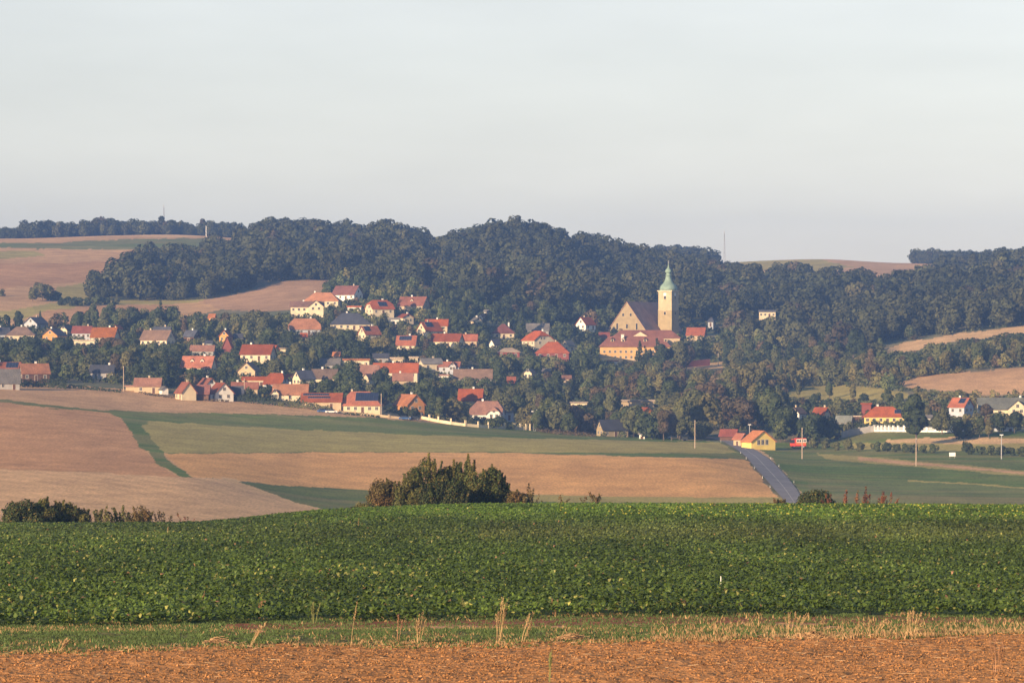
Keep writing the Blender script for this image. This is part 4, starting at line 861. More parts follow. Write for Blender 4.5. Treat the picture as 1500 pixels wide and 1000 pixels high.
FOREST = [[(120, 440), (133, 424), (155, 418), (195, 404), (240, 388), (262, 382), (342, 374), (362, 360), (400, 348), (560, 335), (720, 325), (800, 330), (900, 360), (1000, 385), (1100, 408), (1260, 412), (1310, 420), (1380, 400), (1500, 388), (1900, 370), (1900, 470), (1500, 477), (1400, 488), (1300, 500), (1270, 525), (1100, 505), (1000, 484), (880, 462), (760, 460), (640, 436), (560, 425), (490, 418), (420, 411), (300, 440)]]
WOOD_FAR_L = [(-300, 335), (352, 325), (352, 356), (190, 356), (0, 360), (-300, 370)]
WOOD_FAR_R = [(1338, 370), (1900, 370), (1900, 392), (1500, 388), (1338, 386)]
r = np.random.RandomState(11)
BOX += [(1297, 1345, 501, 515, 1890), (1345, 1400, 492, 504, 1890), (1400, 1450, 485, 496, 1890), (1450, 1510, 480, 489, 1890), (1350, 1510, 547, 573, 1600), (1325, 1350, 557, 569, 1600),
        (1155, 1225, 573, 583, 1640), (1245, 1335, 574, 587, 1600), (1060, 1105, 378, 386, 2900), (1195, 1330, 378, 394, 2900), (1000, 1058, 532, 541, 1850), (270, 470, 446, 458, 1960)]
SUNNY = FOOT[-3:-1]+[f for f, l in zip(FOOT, LAND) if 'villa high' in l[2] or 'red roof and lit left' in l[2] or 'chapel-like' in l[2] or 'topmost maroon' in l[2]]
cand = []
def scan(rmin, rmax, step, umin=-140, umax=1640):
    pts = []; rr = rmin
    while rr < rmax:
        da = step/rr; a0 = math.atan((umin-750)/F); a1 = math.atan((umax-750)/F); a = np.arange(a0, a1, da); n_ = len(a)
        a = a+(r.rand(n_)-.5)*da*.9; q = rr+(r.rand(n_)-.5)*step*.9; pts.append(np.stack([q*np.sin(a), q*np.cos(a)], 1)); rr += step
    return np.concatenate(pts)
# village and slopes: planting on a loose grid, thinner than the forest
pts = scan(1360, 3350, 8.6); Xp, Yp = pts.T; Zp = height(Xp, Yp); Up, Vp = proj(Xp, Yp, Zp)
forest = inpoly(Up, Vp, FOREST[0]) & (Yp > 1850)
farL = inpoly(Up, Vp, WOOD_FAR_L) & (Yp > 2880); farR = inpoly(Up, Vp, WOOD_FAR_R) & (Yp > 3020)
no = np.zeros(len(Xp), bool)
for p in NOTREE: no |= inpoly(Up, Vp, p)
# line-of-sight: lowest row already hidden by nearer ground, per direction
rchk = np.geomspace(1300, 3400, 260); ug = np.arange(-200, 1701, 10.)
HH = np.array([500-F*(height(rchk*np.sin(math.atan((u-750)/F)), rchk*np.cos(math.atan((u-750)/F)))/(rchk*math.cos(math.atan((u-750)/F)))) for u in ug]); HM = np.minimum.accumulate(HH, 1)
vis = HM[np.clip(((Up+200)/10).astype(int), 0, len(ug)-1), np.clip(np.searchsorted(rchk, Yp)-1, 0, 259)]
s_ = F/Yp
keep = (forest | farL | farR | ((Yp < 2320) & ~no)) & ~(no & ~farL & ~farR) & (Vp-12*s_ < vis) & (Yp < 3350)
keep &= ~((~forest) & (~farL) & (~farR) & (Up < 480) & (Vp < 470))
keep &= forest | farL | farR | (Yp < 2150)
FA = np.array(FOOT)
near_ = np.zeros(len(Xp), bool)
for fx, fy, fr in FOOT: near_ |= np.hypot(Xp-fx, Yp-fy) < fr+1.5
keep &= ~near_
for fx, fy, fr in SUNNY:                      # nothing tall between these houses and the evening sun
    al = (Xp-fx)*sx+(Yp-fy)*sy; ac = np.abs(-(Xp-fx)*sy+(Yp-fy)*sx); keep &= ~((al > 0) & (al < 75) & (ac < fr+5))
ii = np.nonzero(keep)[0]; print('tree candidates', len(ii), 'forest', int((forest & keep).sum()), 'far', int(((farL | farR) & keep).sum()))
clump = fbm(Xp/45+7, Yp/45+3, 2); hue = fbm(Xp/60+70, Yp/60+30, 3)
plan = []   # (y, u, v, x, z, shape, colour, scale)
for i in ii:
    u, v, x, y, z, s = Up[i], Vp[i], Xp[i], Yp[i], Zp[i], s_[i]
    q = r.rand(); h_ = hue[i]+(r.rand()-.5)*.35
    wooded = forest[i] or farL[i] or farR[i]
    if not wooded:
        dens = 1.0 if v < 560 and u < 1000 else .95
        if u > 1000 and v > 480: dens = .95
        if r.rand() > dens or (clump[i] < .30 and r.rand() < .6): continue
    if wooded:
        shape = 'rounded' if q < .5 else 'spreading' if q < .92 else 'upright'
        colour = 'green' if h_ > .55 else 'dark green' if h_ < .45 else 'olive' if q < .15 else 'green'
        if r.rand() < .025: colour = 'russet'
        sc = .8+1.0*r.rand()**1.6
        if r.rand() < .33 and not (farL[i] or farR[i]): continue
        if farL[i] or farR[i]: sc = (.6+.5*r.rand())*(.6+.9*fbm(x/22+1, y*0+3, 2))
    else:
        shape = 'rounded' if q < .34 else 'spreading' if q < .52 else 'upright' if q < .68 else 'bushy' if q < .93 else 'conical'
        warm = (u > 960 and v > 520)
        colour = 'dark green' if h_ < .40 else 'green' if h_ < .58 else 'olive'
        if warm: colour = 'dark green' if h_ < .33 else 'green' if h_ < .43 else 'olive' if h_ < .66 else 'yellowish'
        if r.rand() < (.16 if (u > 780 and v > 560) else .08): colour = 'russet'
        if r.rand() < .04: colour = 'yellowish'
        sc = .55+.45*r.rand()
        if shape == 'conical': colour = 'dark green'
    Hh, Rr = {'rounded': (10, 4.6), 'spreading': (9, 5.6), 'upright': (12, 3.3), 'slender': (14, 1.9), 'conical': (13, 3), 'bushy': (4.2, 3)}[shape]
    ok = False
    for tr_ in range(4):
        hp = Hh*sc*s; rp = Rr*sc*s*.9; bad = False
        for (u0, u1, v0, v1, dh) in BOX:
            if y < dh+3 and u+rp > u0+1 and u-rp < u1-1 and v-hp < v1-2.2 and v > v0: bad = True; break
        if not bad: ok = True; break
        if tr_ == 0 and shape != 'bushy': shape = 'bushy'; Hh, Rr = 4.2, 3.0; sc = .8
        else: sc *= .7
    if not ok: continue
    if z is None: continue
    plan.append((y, u, v, x, z, shape, colour, sc, wooded))
# ---- trees placed by hand: (u, v of the foot, height px, shape, colour)
HAND = [(937, 541, 42, 'conical', 'dark green'), (945, 542, 36, 'conical', 'dark green'), (963, 543, 48, 'conical', 'dark green'), (970, 546, 44, 'upright', 'dark green'), (984, 545, 40, 'upright', 'olive'), (996, 546, 44, 'rounded', 'olive'), (1006, 540, 34, 'rounded', 'russet'), (953, 541, 30, 'conical', 'dark green'),
 (1342, 652, 76, 'upright', 'dark green'), (1380, 636, 38, 'rounded', 'olive'), (665, 618, 36, 'rounded', 'yellowish'), (610, 590, 24, 'rounded', 'dark green'),
 (928, 640, 44, 'rounded', 'olive'), (940, 641, 40, 'rounded', 'green'), (972, 645, 48, 'upright', 'russet'), (984, 645, 44, 'upright', 'russet'), (955, 643, 34, 'bushy', 'dark green'), (998, 642, 60, 'upright', 'olive'), (1015, 640, 66, 'rounded', 'olive'), (1032, 640, 58, 'spreading', 'yellowish'),
 (820, 634, 46, 'rounded', 'olive'), (838, 634, 36, 'bushy', 'russet'), (803, 632, 50, 'rounded', 'green'), (860, 636, 28, 'bushy', 'russet'),
 (1060, 628, 44, 'spreading', 'russet'), (1085, 628, 46, 'rounded', 'russet'), (1118, 625, 52, 'rounded', 'green'), (1138, 640, 64, 'upright', 'dark green'), (1150, 645, 50, 'rounded', 'dark green'), (1128, 628, 62, 'upright', 'green'), (1186, 650, 44, 'rounded', 'dark green'), (1200, 648, 40, 'rounded', 'dark green'), (1216, 646, 34, 'rounded', 'dark green'), (1162, 640, 40, 'upright', 'dark green'),
 (1435, 641, 34, 'upright', 'green'), (1424, 641, 26, 'rounded', 'olive'), (1448, 641, 30, 'upright', 'yellowish'), (1462, 634, 30, 'rounded', 'dark green'), (1486, 634, 30, 'rounded', 'dark green'), (1410, 642, 24, 'bushy', 'green'), (1445, 617, 26, 'rounded', 'russet'),
 (130, 478, 20, 'conical', 'green'), (122, 477, 18, 'rounded', 'yellowish'), (560, 572, 34, 'rounded', 'dark green'), (515, 565, 36, 'rounded', 'green'), (508, 575, 34, 'spreading', 'green'), (423, 578, 16, 'conical', 'dark green'),
 (62, 440, 26, 'spreading', 'olive'), (48, 441, 20, 'rounded', 'olive'), (75, 440, 16, 'bushy', 'green'), (84, 440, 12, 'bushy', 'dark green'), (2, 434, 9, 'bushy', 'olive'),
 (105, 448, 14, 'bushy', 'dark green'), (116, 448, 12, 'bushy', 'green'), (128, 447, 11, 'bushy', 'green'), (142, 446, 12, 'bushy', 'green'), (155, 446, 11, 'bushy', 'dark green'), (170, 446, 9, 'bushy', 'olive'), (92, 447, 10, 'bushy', 'dark green'),
 (1085, 407, 20, 'conical', 'dark green'), (1096, 408, 22, 'conical', 'dark green'), (1107, 409, 16, 'conical', 'dark green'), (1074, 404, 20, 'upright', 'dark green'), (1172, 401, 16, 'rounded', 'dark green'), (1190, 400, 11, 'conical', 'dark green'), (1218, 396, 7, 'bushy', 'dark green'),
 (1215, 584, 26, 'upright', 'green'), (1250, 586, 26, 'upright', 'yellowish'), (1170, 582, 24, 'upright', 'olive'), (1195, 590, 14, 'bushy', 'dark green'), (1265, 590, 13, 'bushy', 'dark green'), (1300, 592, 22, 'rounded', 'green'), (1318, 596, 20, 'rounded', 'green'),
 (1250, 528, 46, 'upright', 'dark green'), (1262, 540, 42, 'upright', 'dark green'), (1120, 560, 34, 'rounded', 'yellowish'), (1095, 575, 40, 'spreading', 'yellowish'), (1070, 580, 40, 'rounded', 'olive')]
hand = []
for (u, v, hp, shape, colour) in HAND:
    x, y, z = ground(u, v); Hh = {'rounded': 10, 'spreading': 9, 'upright': 12, 'slender': 14, 'conical': 13, 'bushy': 4.2}[shape]
    hand.append((y, u, v, x, z, shape, colour, hp/(F/y)/Hh, False))
# drop self-sown trees standing on a hand-placed one
hx = np.array([(h[3], h[0]) for h in hand]); plan = [p for p in plan if np.min(np.hypot(hx[:, 0]-p[3], hx[:, 1]-p[0])) > 5]
inview = lambda p: -10 < p[1] < 1510
tp = sorted([p for p in plan if not p[8] and inview(p) and p[5] != 'bushy'], key=lambda p: -p[7]*F/p[0])
sp = sorted([p for p in plan if not p[8] and inview(p) and p[5] == 'bushy' and p[7] > .35], key=lambda p: -p[7]*F/p[0])
nt_ = 285-sum(1 for h in hand if h[5] not in ('bushy', 'conical')); con = [p for p in tp if p[5] == 'conical'][:60]; tp = [p for p in tp if p[5] != 'conical']
solo = hand+tp[:nt_]+con+sp[:150]; ids = set(map(id, solo)); rest = [p for p in plan if id(p) not in ids]
print('single trees', len(solo), 'rest', len(rest))
# ---- labels: look plus the nearest landmark, made unique
LN = np.array([(u, v) for u, v, _ in LAND]); used = {}
def place_words(u, v, k):
    d_ = np.hypot(LN[:, 0]-u, (LN[:, 1]-v)*1.3); j = np.argsort(d_)[k]; du, dv = u-LN[j, 0], v-LN[j, 1]
    rel = ('right of' if du > 0 else 'left of') if abs(du) > abs(dv)*1.2 else ('below' if dv > 0 else 'above'); return rel, LAND[j][2]
def size_word(hp): return 'tall' if hp > 34 else 'mid-sized' if hp > 22 else 'small' if hp > 11 else 'tiny'
SH = {'rounded': 'rounded', 'spreading': 'broad', 'upright': 'upright', 'slender': 'slender', 'conical': 'pointed', 'bushy': 'bushy'}
def relabel(items):
    """items: (obj, u, v, hp, shape, colour)"""
    pend = list(items); bylab = {}
    for (o, u, v, hp, sh, co) in pend:
        noun = 'conifer' if sh == 'conical' else 'shrub' if sh == 'bushy' else 'tree'; base = ' '.join(w for w in (size_word(hp), co, '' if noun == 'shrub' else SH[sh], noun) if w)
        for k in range(14):
            rel, nm = place_words(u, v, k); lab = base+' '+rel+' the '+nm
            if len(lab.split()) <= 16 and lab not in used: break
        else:
            lab = None
        if lab is None:
            rel, nm = place_words(u, v, 0); lab = ' '.join((base+' '+rel+' the '+nm).split()[:16])
        used[lab] = 1; o['label'] = lab
        o['category'] = noun; o['group'] = {'tree': 'garden and slope trees of the village', 'conifer': 'conifers between the houses', 'shrub': 'shrubs between the houses'}[noun]
        if noun == 'shrub' and v < 460 and u < 300: o['group'] = 'hedge bushes in the left hill fields'
items = []
for p in solo:
    y, u, v, x, z, shape, colour, sc, _ = p; Hh, Rr, cm_, tm_ = proto(shape, colour, int(abs(x)*3+y) % 3)
    nm = 'conifer' if shape == 'conical' else 'shrub' if shape == 'bushy' else 'broadleaf_tree'
    rt = empty(nm, (x, y, z), r.rand()*6.28); k = (.9+.2*r.rand()); rt.scale = (sc*k, sc*k, sc)
    link('crown', cm_, rt); link('trunk', tm_, rt); items.append((rt, u, v, Hh*sc*F/y, shape, colour))
relabel(items)
# ---- the rest reads as one mass
fp = {}
FPAL = {'dark green': [(.046, .054, .025), (.056, .063, .027)], 'green': [(.060, .066, .030), (.072, .075, .033)], 'olive': [(.075, .076, .036), (.085, .080, .038)], 'yellowish': [(.11, .10, .042)], 'russet': [(.082, .066, .040), (.074, .060, .038)]}
def fproto(shape, colour, var, big):
    key = (shape, colour, var, big)
    if key not in fp:
        rr = np.random.RandomState(var*7+sum(map(ord, shape)))
        dims = {'rounded': (10, 4.6, .4, 1), 'spreading': (9, 5.4, .5, 1.15), 'upright': (12, 3.3, .4, .8), 'bushy': (4.2, 3, -.2, 1.2), 'conical': (13, 2.6, .8, .5)}[shape]
        bl = blobs_round(rr, 15, dims[1], dims[0], dims[2], dims[3]) if shape != 'conical' else [(0, 0, 1+i*1.2, 2.9*(1-i/10.5), .9) for i in range(10)]
        fp[key] = crown(var+31, bl, 500 if shape != 'bushy' else 140, .54 if shape != 'bushy' else .5, (FPAL if big else PAL)[colour])
    return fp[key]
VV, CCc = [], []
for p in rest:
    y, u, v, x, z, shape, colour, sc, wd = p
    V_, c_ = fproto(shape, colour, int(y+abs(x)) % 4, wd); a = r.rand()*6.28; ca_, sa_ = math.cos(a), math.sin(a); k = sc*(.92+.2*r.rand()); tint = (.72+.5*r.rand())*(.8+.4*fbm(x/90+5, y/90+9, 2))
    VV.append(np.stack([(V_[:, 0]*ca_-V_[:, 1]*sa_)*k+x, (V_[:, 0]*sa_+V_[:, 1]*ca_)*k+y, V_[:, 2]*sc+z], 1).astype(np.float32)); CCc.append(c_*tint)
VV = np.concatenate(VV); CCc = np.concatenate(CCc); print('forest verts', len(VV))
M_for = attrmat('forest_foliage', .8, .22, .06, .12, trans=.12)
tag(link('forest', npmesh('forest', VV, qidx(len(VV)), M_for, CCc)), 'broadleaf forest covering the hill behind the village', 'forest', kind='stuff')
# forest floor undergrowth between village trees: low scrub as ground cover
gp = scan(1385, 2130, 3.6); gx, gy = gp.T; gz = height(gx, gy); gu, gv = proj(gx, gy, gz); nn = np.zeros(len(gx), bool)
for p in NOTREE: nn |= inpoly(gu, gv, p)
for fx, fy, fr in FOOT: nn |= np.hypot(gx-fx, gy-fy) < fr
nn |= (gu < 480) & (gv < 470)
nn |= fbm(gx/14, gy/14, 2) < .42
for (u0, u1, v0, v1, dh) in BOX: nn |= (gy < dh+2) & (gu > u0-3) & (gu < u1+3) & (gv-5 < v1-3) & (gv > v0)
g_ = np.nonzero(~nn)[0]; g_ = g_[r.rand(len(g_)) < .8]; n = len(g_)*7; k = np.repeat(g_, 7)
P = np.stack([gx[k]+r.normal(size=n)*.9, gy[k]+r.normal(size=n)*.9, gz[k]+r.rand(n)*1.3], 1); N = r.normal(size=(n, 3)); N[:, 2] = np.abs(N[:, 2])+.3; N /= np.linalg.norm(N, axis=1)[:, None]
T = np.cross(N, r.normal(size=(n, 3))); T /= np.linalg.norm(T, axis=1)[:, None]; S = np.cross(N, T); sz = (.35+.5*r.rand(n))[:, None]
V_ = np.stack([P-T*sz-S*sz*.5, P+T*sz*.4-S*sz*.7, P+T*sz+S*sz*.4, P-T*sz*.4+S*sz*.8], 1).reshape(-1, 3)
pc = np.array(PAL['green']+PAL['olive']+PAL['dark green']+PAL['yellowish'][:1]); c_ = pc[(fbm(P[:, 0]/20, P[:, 1]/20, 2)*len(pc)*1.2-1+r.rand(n)).astype(int).clip(0, len(pc)-1)]
tag(link('undergrowth', npmesh('undergrowth', V_.astype(np.float32), qidx(len(V_)), M_for, np.repeat(c_, 4, 0))), 'low scrub and garden growth between the houses', 'undergrowth', kind='stuff')
# ---- hedges
def hedge(pts, h, wd_, colour, label):
    P0 = drape(pts, 30); seg = np.concatenate([[0], np.cumsum(np.hypot(*np.diff(P0[:, :2], axis=0).T))]); n = int(seg[-1]*h*16); t = r.rand(n)*seg[-1]
    B = np.stack([np.interp(t, seg, P0[:, k]) for k in range(3)], 1)-P0[0]; hh = h*(.6+.8*fbm(t/3.5+pts[0][0], t*0+3, 2)); a = r.rand(n)*3.1416; rr_ = .75+.35*r.rand(n)
    N = np.stack([(r.rand(n)-.5)*.6, -np.cos(a), np.sin(a)+.1], 1); P = B+np.stack([r.normal(size=n)*.15, -np.cos(a)*wd_*rr_, np.sin(a)**.7*hh*rr_], 1); N += r.normal(size=(n, 3))*.35; N /= np.linalg.norm(N, axis=1)[:, None]
    T = np.cross(N, r.normal(size=(n, 3))); T /= np.linalg.norm(T, axis=1)[:, None]; S = np.cross(N, T); sz = (.16+.22*r.rand(n))[:, None]
    V_ = np.stack([P-T*sz-S*sz*.5, P+T*sz*.4-S*sz*.7, P+T*sz+S*sz*.4, P-T*sz*.4+S*sz*.8], 1).reshape(-1, 3); pc = np.array(PAL[colour]); c_ = pc[r.randint(len(pc), size=n)]*(.7+.6*r.rand(n))[:, None]
    o = link('hedge', npmesh('hedge', V_.astype(np.float32), qidx(len(V_)), M_fol, np.repeat(c_, 4, 0))); o.location = tuple(P0[0]); tag(o, label, 'hedge')
hedge([(204, 577), (262, 584), (335, 589)], .9, .6, 'russet', 'low brown hedge along the field below the dull brown barns')
hedge([(336, 586), (372, 591), (405, 594)], 2.6, 1.2, 'dark green', 'dark tall hedge beside the field right of the broad white gable')
hedge([(405, 594), (450, 599), (487, 604)], 2.2, 1.2, 'olive', 'olive hedge beside the field below the wide orange-red roof')
hedge([(504, 607), (530, 609), (556, 612)], .9, .5, 'dark green', 'low trimmed hedge before the large red hip-roofed house')
hedge([(1268, 623), (1295, 624), (1325, 624.5)], 1.1, .6, 'dark green', 'dark trimmed hedge before the yellow bungalow')
hedge([(786, 632), (830, 637), (872, 640)], 1.4, .9, 'russet', 'low brownish hedge along the field below the stone barn trees')
hedge([(29, 567), (60, 567), (98, 570)], 2.8, 1.3, 'dark green', 'dark dense hedge before the dark timber house at the far left')
hedge([(0, 567), (60, 566), (120, 570), (178, 575)], 1.3, .8, 'dark green', 'low dark hedge along the field at the far left')
# ---- young orchard row in the meadow at right
first = None
for i, u in enumerate(np.concatenate([np.arange(1192, 1262, 17), np.arange(1285, 1376, 13.5), [1418], np.arange(1437, 1500, 15)])):
    v = 657+(u-1190)/310*11+r.rand(); big = abs(u-1418) < 2; x, y, z = ground(u, v)
    co = 'olive' if u < 1280 else ('dark green' if big or i % 3 == 0 else 'green'); Hh, Rr, cm_, tm_ = proto('bushy', co, i % 3)
    sc = (17 if big else 11+3*r.rand())/(F/y)/Hh; rt = empty('young_orchard_tree', (x, y, z+.25), r.rand()*6); rt.scale = (sc*.85, sc*.85, sc)
    link('crown', cm_, rt); link('trunk', tm_, rt)
    lab = 'round dark bush beside the blank white board' if big else ('pale olive sapling of the orchard row left of the wooden pole' if u < 1280 else 'green sapling of the orchard row right of the wooden pole' if u > 1425 else 'thin green sapling of the orchard row near the wooden pole')
    tag(rt, lab, 'shrub' if big else 'sapling', None if big else ('pale saplings of the orchard row' if u < 1280 else 'right saplings of the orchard row' if u > 1425 else 'middle saplings of the orchard row'))
# ------------------------------------------------------------------ foreground: beet crop, grass margin, ploughed clods
def polar(n, r0, r1, dens, umin=-260, umax=1760):
    """n points between radii with density weight dens(r)"""
    rg = np.linspace(r0, r1, 400); cdf = np.cumsum(dens(rg)*rg); cdf /= cdf[-1]
    q = np.interp(r.rand(n), cdf, rg); a0, a1 = math.atan((umin-750)/F), math.atan((umax-750)/F); a = a0+(a1-a0)*r.rand(n)
    X_ = q*np.sin(a); Y_ = q*np.cos(a); Z_ = height(X_, Y_); u, v = proj(X_, Y_, Z_); return X_, Y_, Z_, u, v, q
N0 = 680000
X_, Y_, Z_, u, v, q = polar(N0, 108, 402, lambda t: 26*(112/t)**.85)
gap = fbm(X_/1.1+9, Y_/1.6+2, 3)
k = (v < beet_edge(u)+(fbm(X_/1.5, Y_/1.5, 2)-.5)*8) & ((gap > .41) | (r.rand(N0) < .22)); X_, Y_, Z_, u, v, q, gap = (t[k] for t in (X_, Y_, Z_, u, v, q, gap)); n = len(X_)
print('beet leaves', n)
hgt = (.10+.24*r.rand(n))*(.7+.6*fbm(X_/.7, Y_/.7, 2)); az = r.rand(n)*6.283; el = R(15)+R(60)*r.rand(n)**1.3
ln = (.12+.105*r.rand(n))*(1+(q-112)/900); wd = ln*(.24+.12*r.rand(n))
dx, dy = np.cos(az), np.sin(az); D1 = np.stack([dx*np.cos(el), dy*np.cos(el), np.sin(el)], 1); e2 = el-R(55); D2 = np.stack([dx*np.cos(e2), dy*np.cos(e2), np.sin(e2)], 1)
roll = (r.rand(n)-.5)*1.2; Sd = np.stack([-dy*np.cos(roll), dx*np.cos(roll), np.sin(roll)], 1)
B0 = np.stack([X_, Y_, Z_+hgt], 1); M0 = B0+D1*(ln*.55)[:, None]; T0 = M0+D2*(ln*.55)[:, None]; wdn = wd[:, None]
V_ = np.stack([B0-Sd*wdn*.35, B0+Sd*wdn*.35, M0-Sd*wdn, M0+Sd*wdn, T0-Sd*wdn*.45, T0+Sd*wdn*.45], 1).reshape(-1, 3)
bi = (np.arange(n)*6)[:, None]; Q = np.concatenate([bi+np.array([[0, 1, 3, 2]]), bi+np.array([[2, 3, 5, 4]])])
base = np.array([.074, .116, .020])*(.58+.85*r.rand(n))[:, None]
top = np.clip((v+(fbm(X_/5, Y_/16, 2)-.5)*14-770)/(-12), 0, 1)*np.clip((u-200)/200, 0, 1)            # sunlit crest put into the leaf colour as a brighter green
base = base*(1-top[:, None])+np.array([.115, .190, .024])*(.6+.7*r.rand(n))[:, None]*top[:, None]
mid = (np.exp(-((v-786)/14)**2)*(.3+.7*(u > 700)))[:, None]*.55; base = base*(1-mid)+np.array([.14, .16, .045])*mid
yl = r.rand(n) < (.015+.05*(fbm(X_/6, Y_/9, 2) > .55)); base[yl] = np.array([.26, .26, .07])*(.7+.6*r.rand(yl.sum()))[:, None]
br = r.rand(n) < .003; base[br] = (.30, .17, .09)
tone = (fbm(X_/6+3, Y_/24+8, 3)-.5)*.95+1.03; base *= tone[:, None]
tag(link('beet_crop', npmesh('beet_crop', V_.astype(np.float32), Q, M_leaf, np.repeat(base, 6, 0).astype(np.float32))), 'dense green beet leaves covering the near field', 'crop', kind='stuff')
# yellow flowers along the right part of the crest
n0 = 650; X_, Y_, Z_, u, v, q = polar(n0, 285, 372, lambda t: t*0+1, 820, 1540)
k = (fbm(X_/4, Y_/8, 2)+np.clip((u-900)/900, 0, .25) > .56) & (v < 768); X_, Y_, Z_ = X_[k], Y_[k], Z_[k]; n = len(X_)
hz = .30+.16*r.rand(n); sz = .045+.05*r.rand(n); V_ = []
P = np.stack([X_, Y_, Z_+hz], 1)
V_ = np.stack([P+np.stack([sz*a, sz*b*.6, sz*c], 1) for a, b, c in ((-1, 0, 0), (0, -1, -.6), (1, 0, 0), (0, 1, .8))], 1).reshape(-1, 3)
P2 = P.copy(); P2[:, 2] -= .1
St = np.stack([P2+np.array([-.01, 0, 0]), P2+np.array([.01, 0, 0]), np.stack([X_+.01, Y_, Z_], 1), np.stack([X_-.01, Y_, Z_], 1)], 1).reshape(-1, 3)
cols = np.concatenate([np.tile([.45, .42, .06], (len(V_), 1)), np.tile([.08, .14, .04], (len(St), 1))])
tag(link('mustard_flowers', npmesh('mustard_flowers', np.concatenate([V_, St]).astype(np.float32), qidx(len(V_)+len(St)), M_leaf, cols)), 'small yellow flowers dotting the crest of the green crop', 'flowers', kind='stuff')
# grass margin
n0 = 270000; X_, Y_, Z_, u, v, q = polar(n0, 93, 127, lambda t: t*0+1)
be, de = beet_edge(u), dirt_edge(u); f = (v-be)/(de-be); jit = (fbm(X_/.8, Y_/1.5, 2)-.5)*.4
k = (f > -.15) & (f+jit < 1.12); bare = (f < .38) & (u > 330) & (f > 0); k &= ~(bare & (r.rand(n0) < .72)); k &= fbm(X_/.45+5, Y_/.9, 2) > .36
X_, Y_, Z_, u, v, q, f = (t[k] for t in (X_, Y_, Z_, u, v, q, f)); n = len(X_); print('grass', n)
dryp = fbm(X_/2.5+4, Y_/3+1, 3); dryw = np.clip((dryp-.5)*3, 0, 1)*.35+np.clip((u-950)/500, 0, .17)*np.clip(f*2, 0, 1)+np.clip((f-.85)*3, 0, .45)
isdry = r.rand(n) < dryw*.75
hg = (.03+.07*r.rand(n))*(1+isdry*(.2+1.3*(u > 950)*r.rand(n)**2)); az = r.rand(n)*6.283; lean = 1.1*r.rand(n)*hg
wv = .014+.022*r.rand(n); P = np.stack([X_, Y_, Z_-.01], 1); side = np.stack([np.cos(az), np.sin(az)*.5, 0*az], 1)*wv[:, None]; Tt = P+np.stack([np.sin(az)*lean, np.cos(az)*lean, hg], 1)
V_ = np.stack([P-side, P+side, Tt], 1).reshape(-1, 3)
gc = np.array([.085, .125, .045])*(.6+.8*r.rand(n))[:, None]; gc[isdry] = np.array([.42, .27, .14])*(.6+.6*r.rand(isdry.sum()))[:, None]
tag(link('grass_margin', npmesh('grass_margin', V_.astype(np.float32), np.arange(3*n, dtype=np.int32).reshape(-1, 3), M_dry, np.repeat(gc, 3, 0))), 'strip of short green and dry grass between crop and ploughed soil', 'grass', kind='stuff')
# clods
n0 = 125000; X_, Y_, Z_, u, v, q = polar(n0, 80, 111, lambda t: t*0+1); k = v > dirt_edge(u)-1+(fbm(X_, Y_, 2)-.5)*6; X_, Y_, Z_ = X_[k], Y_[k], Z_[k]; n = len(X_); print('clods', n)
octa = np.array([(1, 0, 0), (0, 1, 0), (-1, 0, 0), (0, -1, 0), (0, 0, 1), (0, 0, -1)], float); of = np.array([(0, 1, 4), (1, 2, 4), (2, 3, 4), (3, 0, 4), (1, 0, 5), (2, 1, 5), (3, 2, 5), (0, 3, 5)])
sz = .010+.034*r.rand(n)**4; O = octa[None]+r.normal(size=(n, 6, 3))*.28; an = r.rand(n)*6.28; c_, s2 = np.cos(an)[:, None], np.sin(an)[:, None]
O = np.stack([O[..., 0]*c_-O[..., 1]*s2, O[..., 0]*s2+O[..., 1]*c_, O[..., 2]*.7], -1)*sz[:, None, None]
V_ = (O+np.stack([X_, Y_, Z_+sz*.25], 1)[:, None]).reshape(-1, 3); Q = ((np.arange(n)*6)[:, None, None]+of[None]).reshape(-1, 3)
cc_ = np.array(DIRT)*(.55+.5*r.rand(n))[:, None]
M_soil, nn_, b = newmat('clod_soil'); b.inputs['Roughness'].default_value = .95; b.inputs['Specular IOR Level'].default_value = .1
at = nd(nn_, 'ShaderNodeAttribute'); at.attribute_name = 'Col'; nn_.links.new(mulc(nn_, at.outputs['Color'], rng(nn_, scaled_noise(nn_, 8), .8, 1.2)), b.inputs['Base Color'])
tag(link('soil_clods', npmesh('soil_clods', V_.astype(np.float32), Q, M_soil, np.repeat(cc_, 6, 0))), 'loose clods of ploughed reddish soil', 'soil', kind='stuff')
# straw litter lying on the soil
n0 = 380; X_, Y_, Z_, u, v, q = polar(n0, 82, 111, lambda t: (t/82)**4); k = v > dirt_edge(u)-6; X_, Y_, Z_ = X_[k], Y_[k], Z_[k]; n = len(X_); az = r.normal(size=n)*.6+(r.rand(n) < .5)*3.14; ln = .04+.16*r.rand(n)**2
dv = np.stack([np.cos(az), np.sin(az), (r.rand(n)-.2)*.35], 1)*ln[:, None]; P = np.stack([X_, Y_, Z_+.05], 1); sd_ = np.array([0, .002, .004])
V_ = np.stack([P-dv-sd_, P+dv-sd_, P+dv+sd_, P-dv+sd_], 1).reshape(-1, 3)
tag(link('straw_litter', npmesh('straw_litter', V_.astype(np.float32), qidx(len(V_)), M_dry, np.tile([.50, .36, .22], (len(V_), 1)))), 'dry straw lying on the ploughed soil', 'straw', kind='stuff')

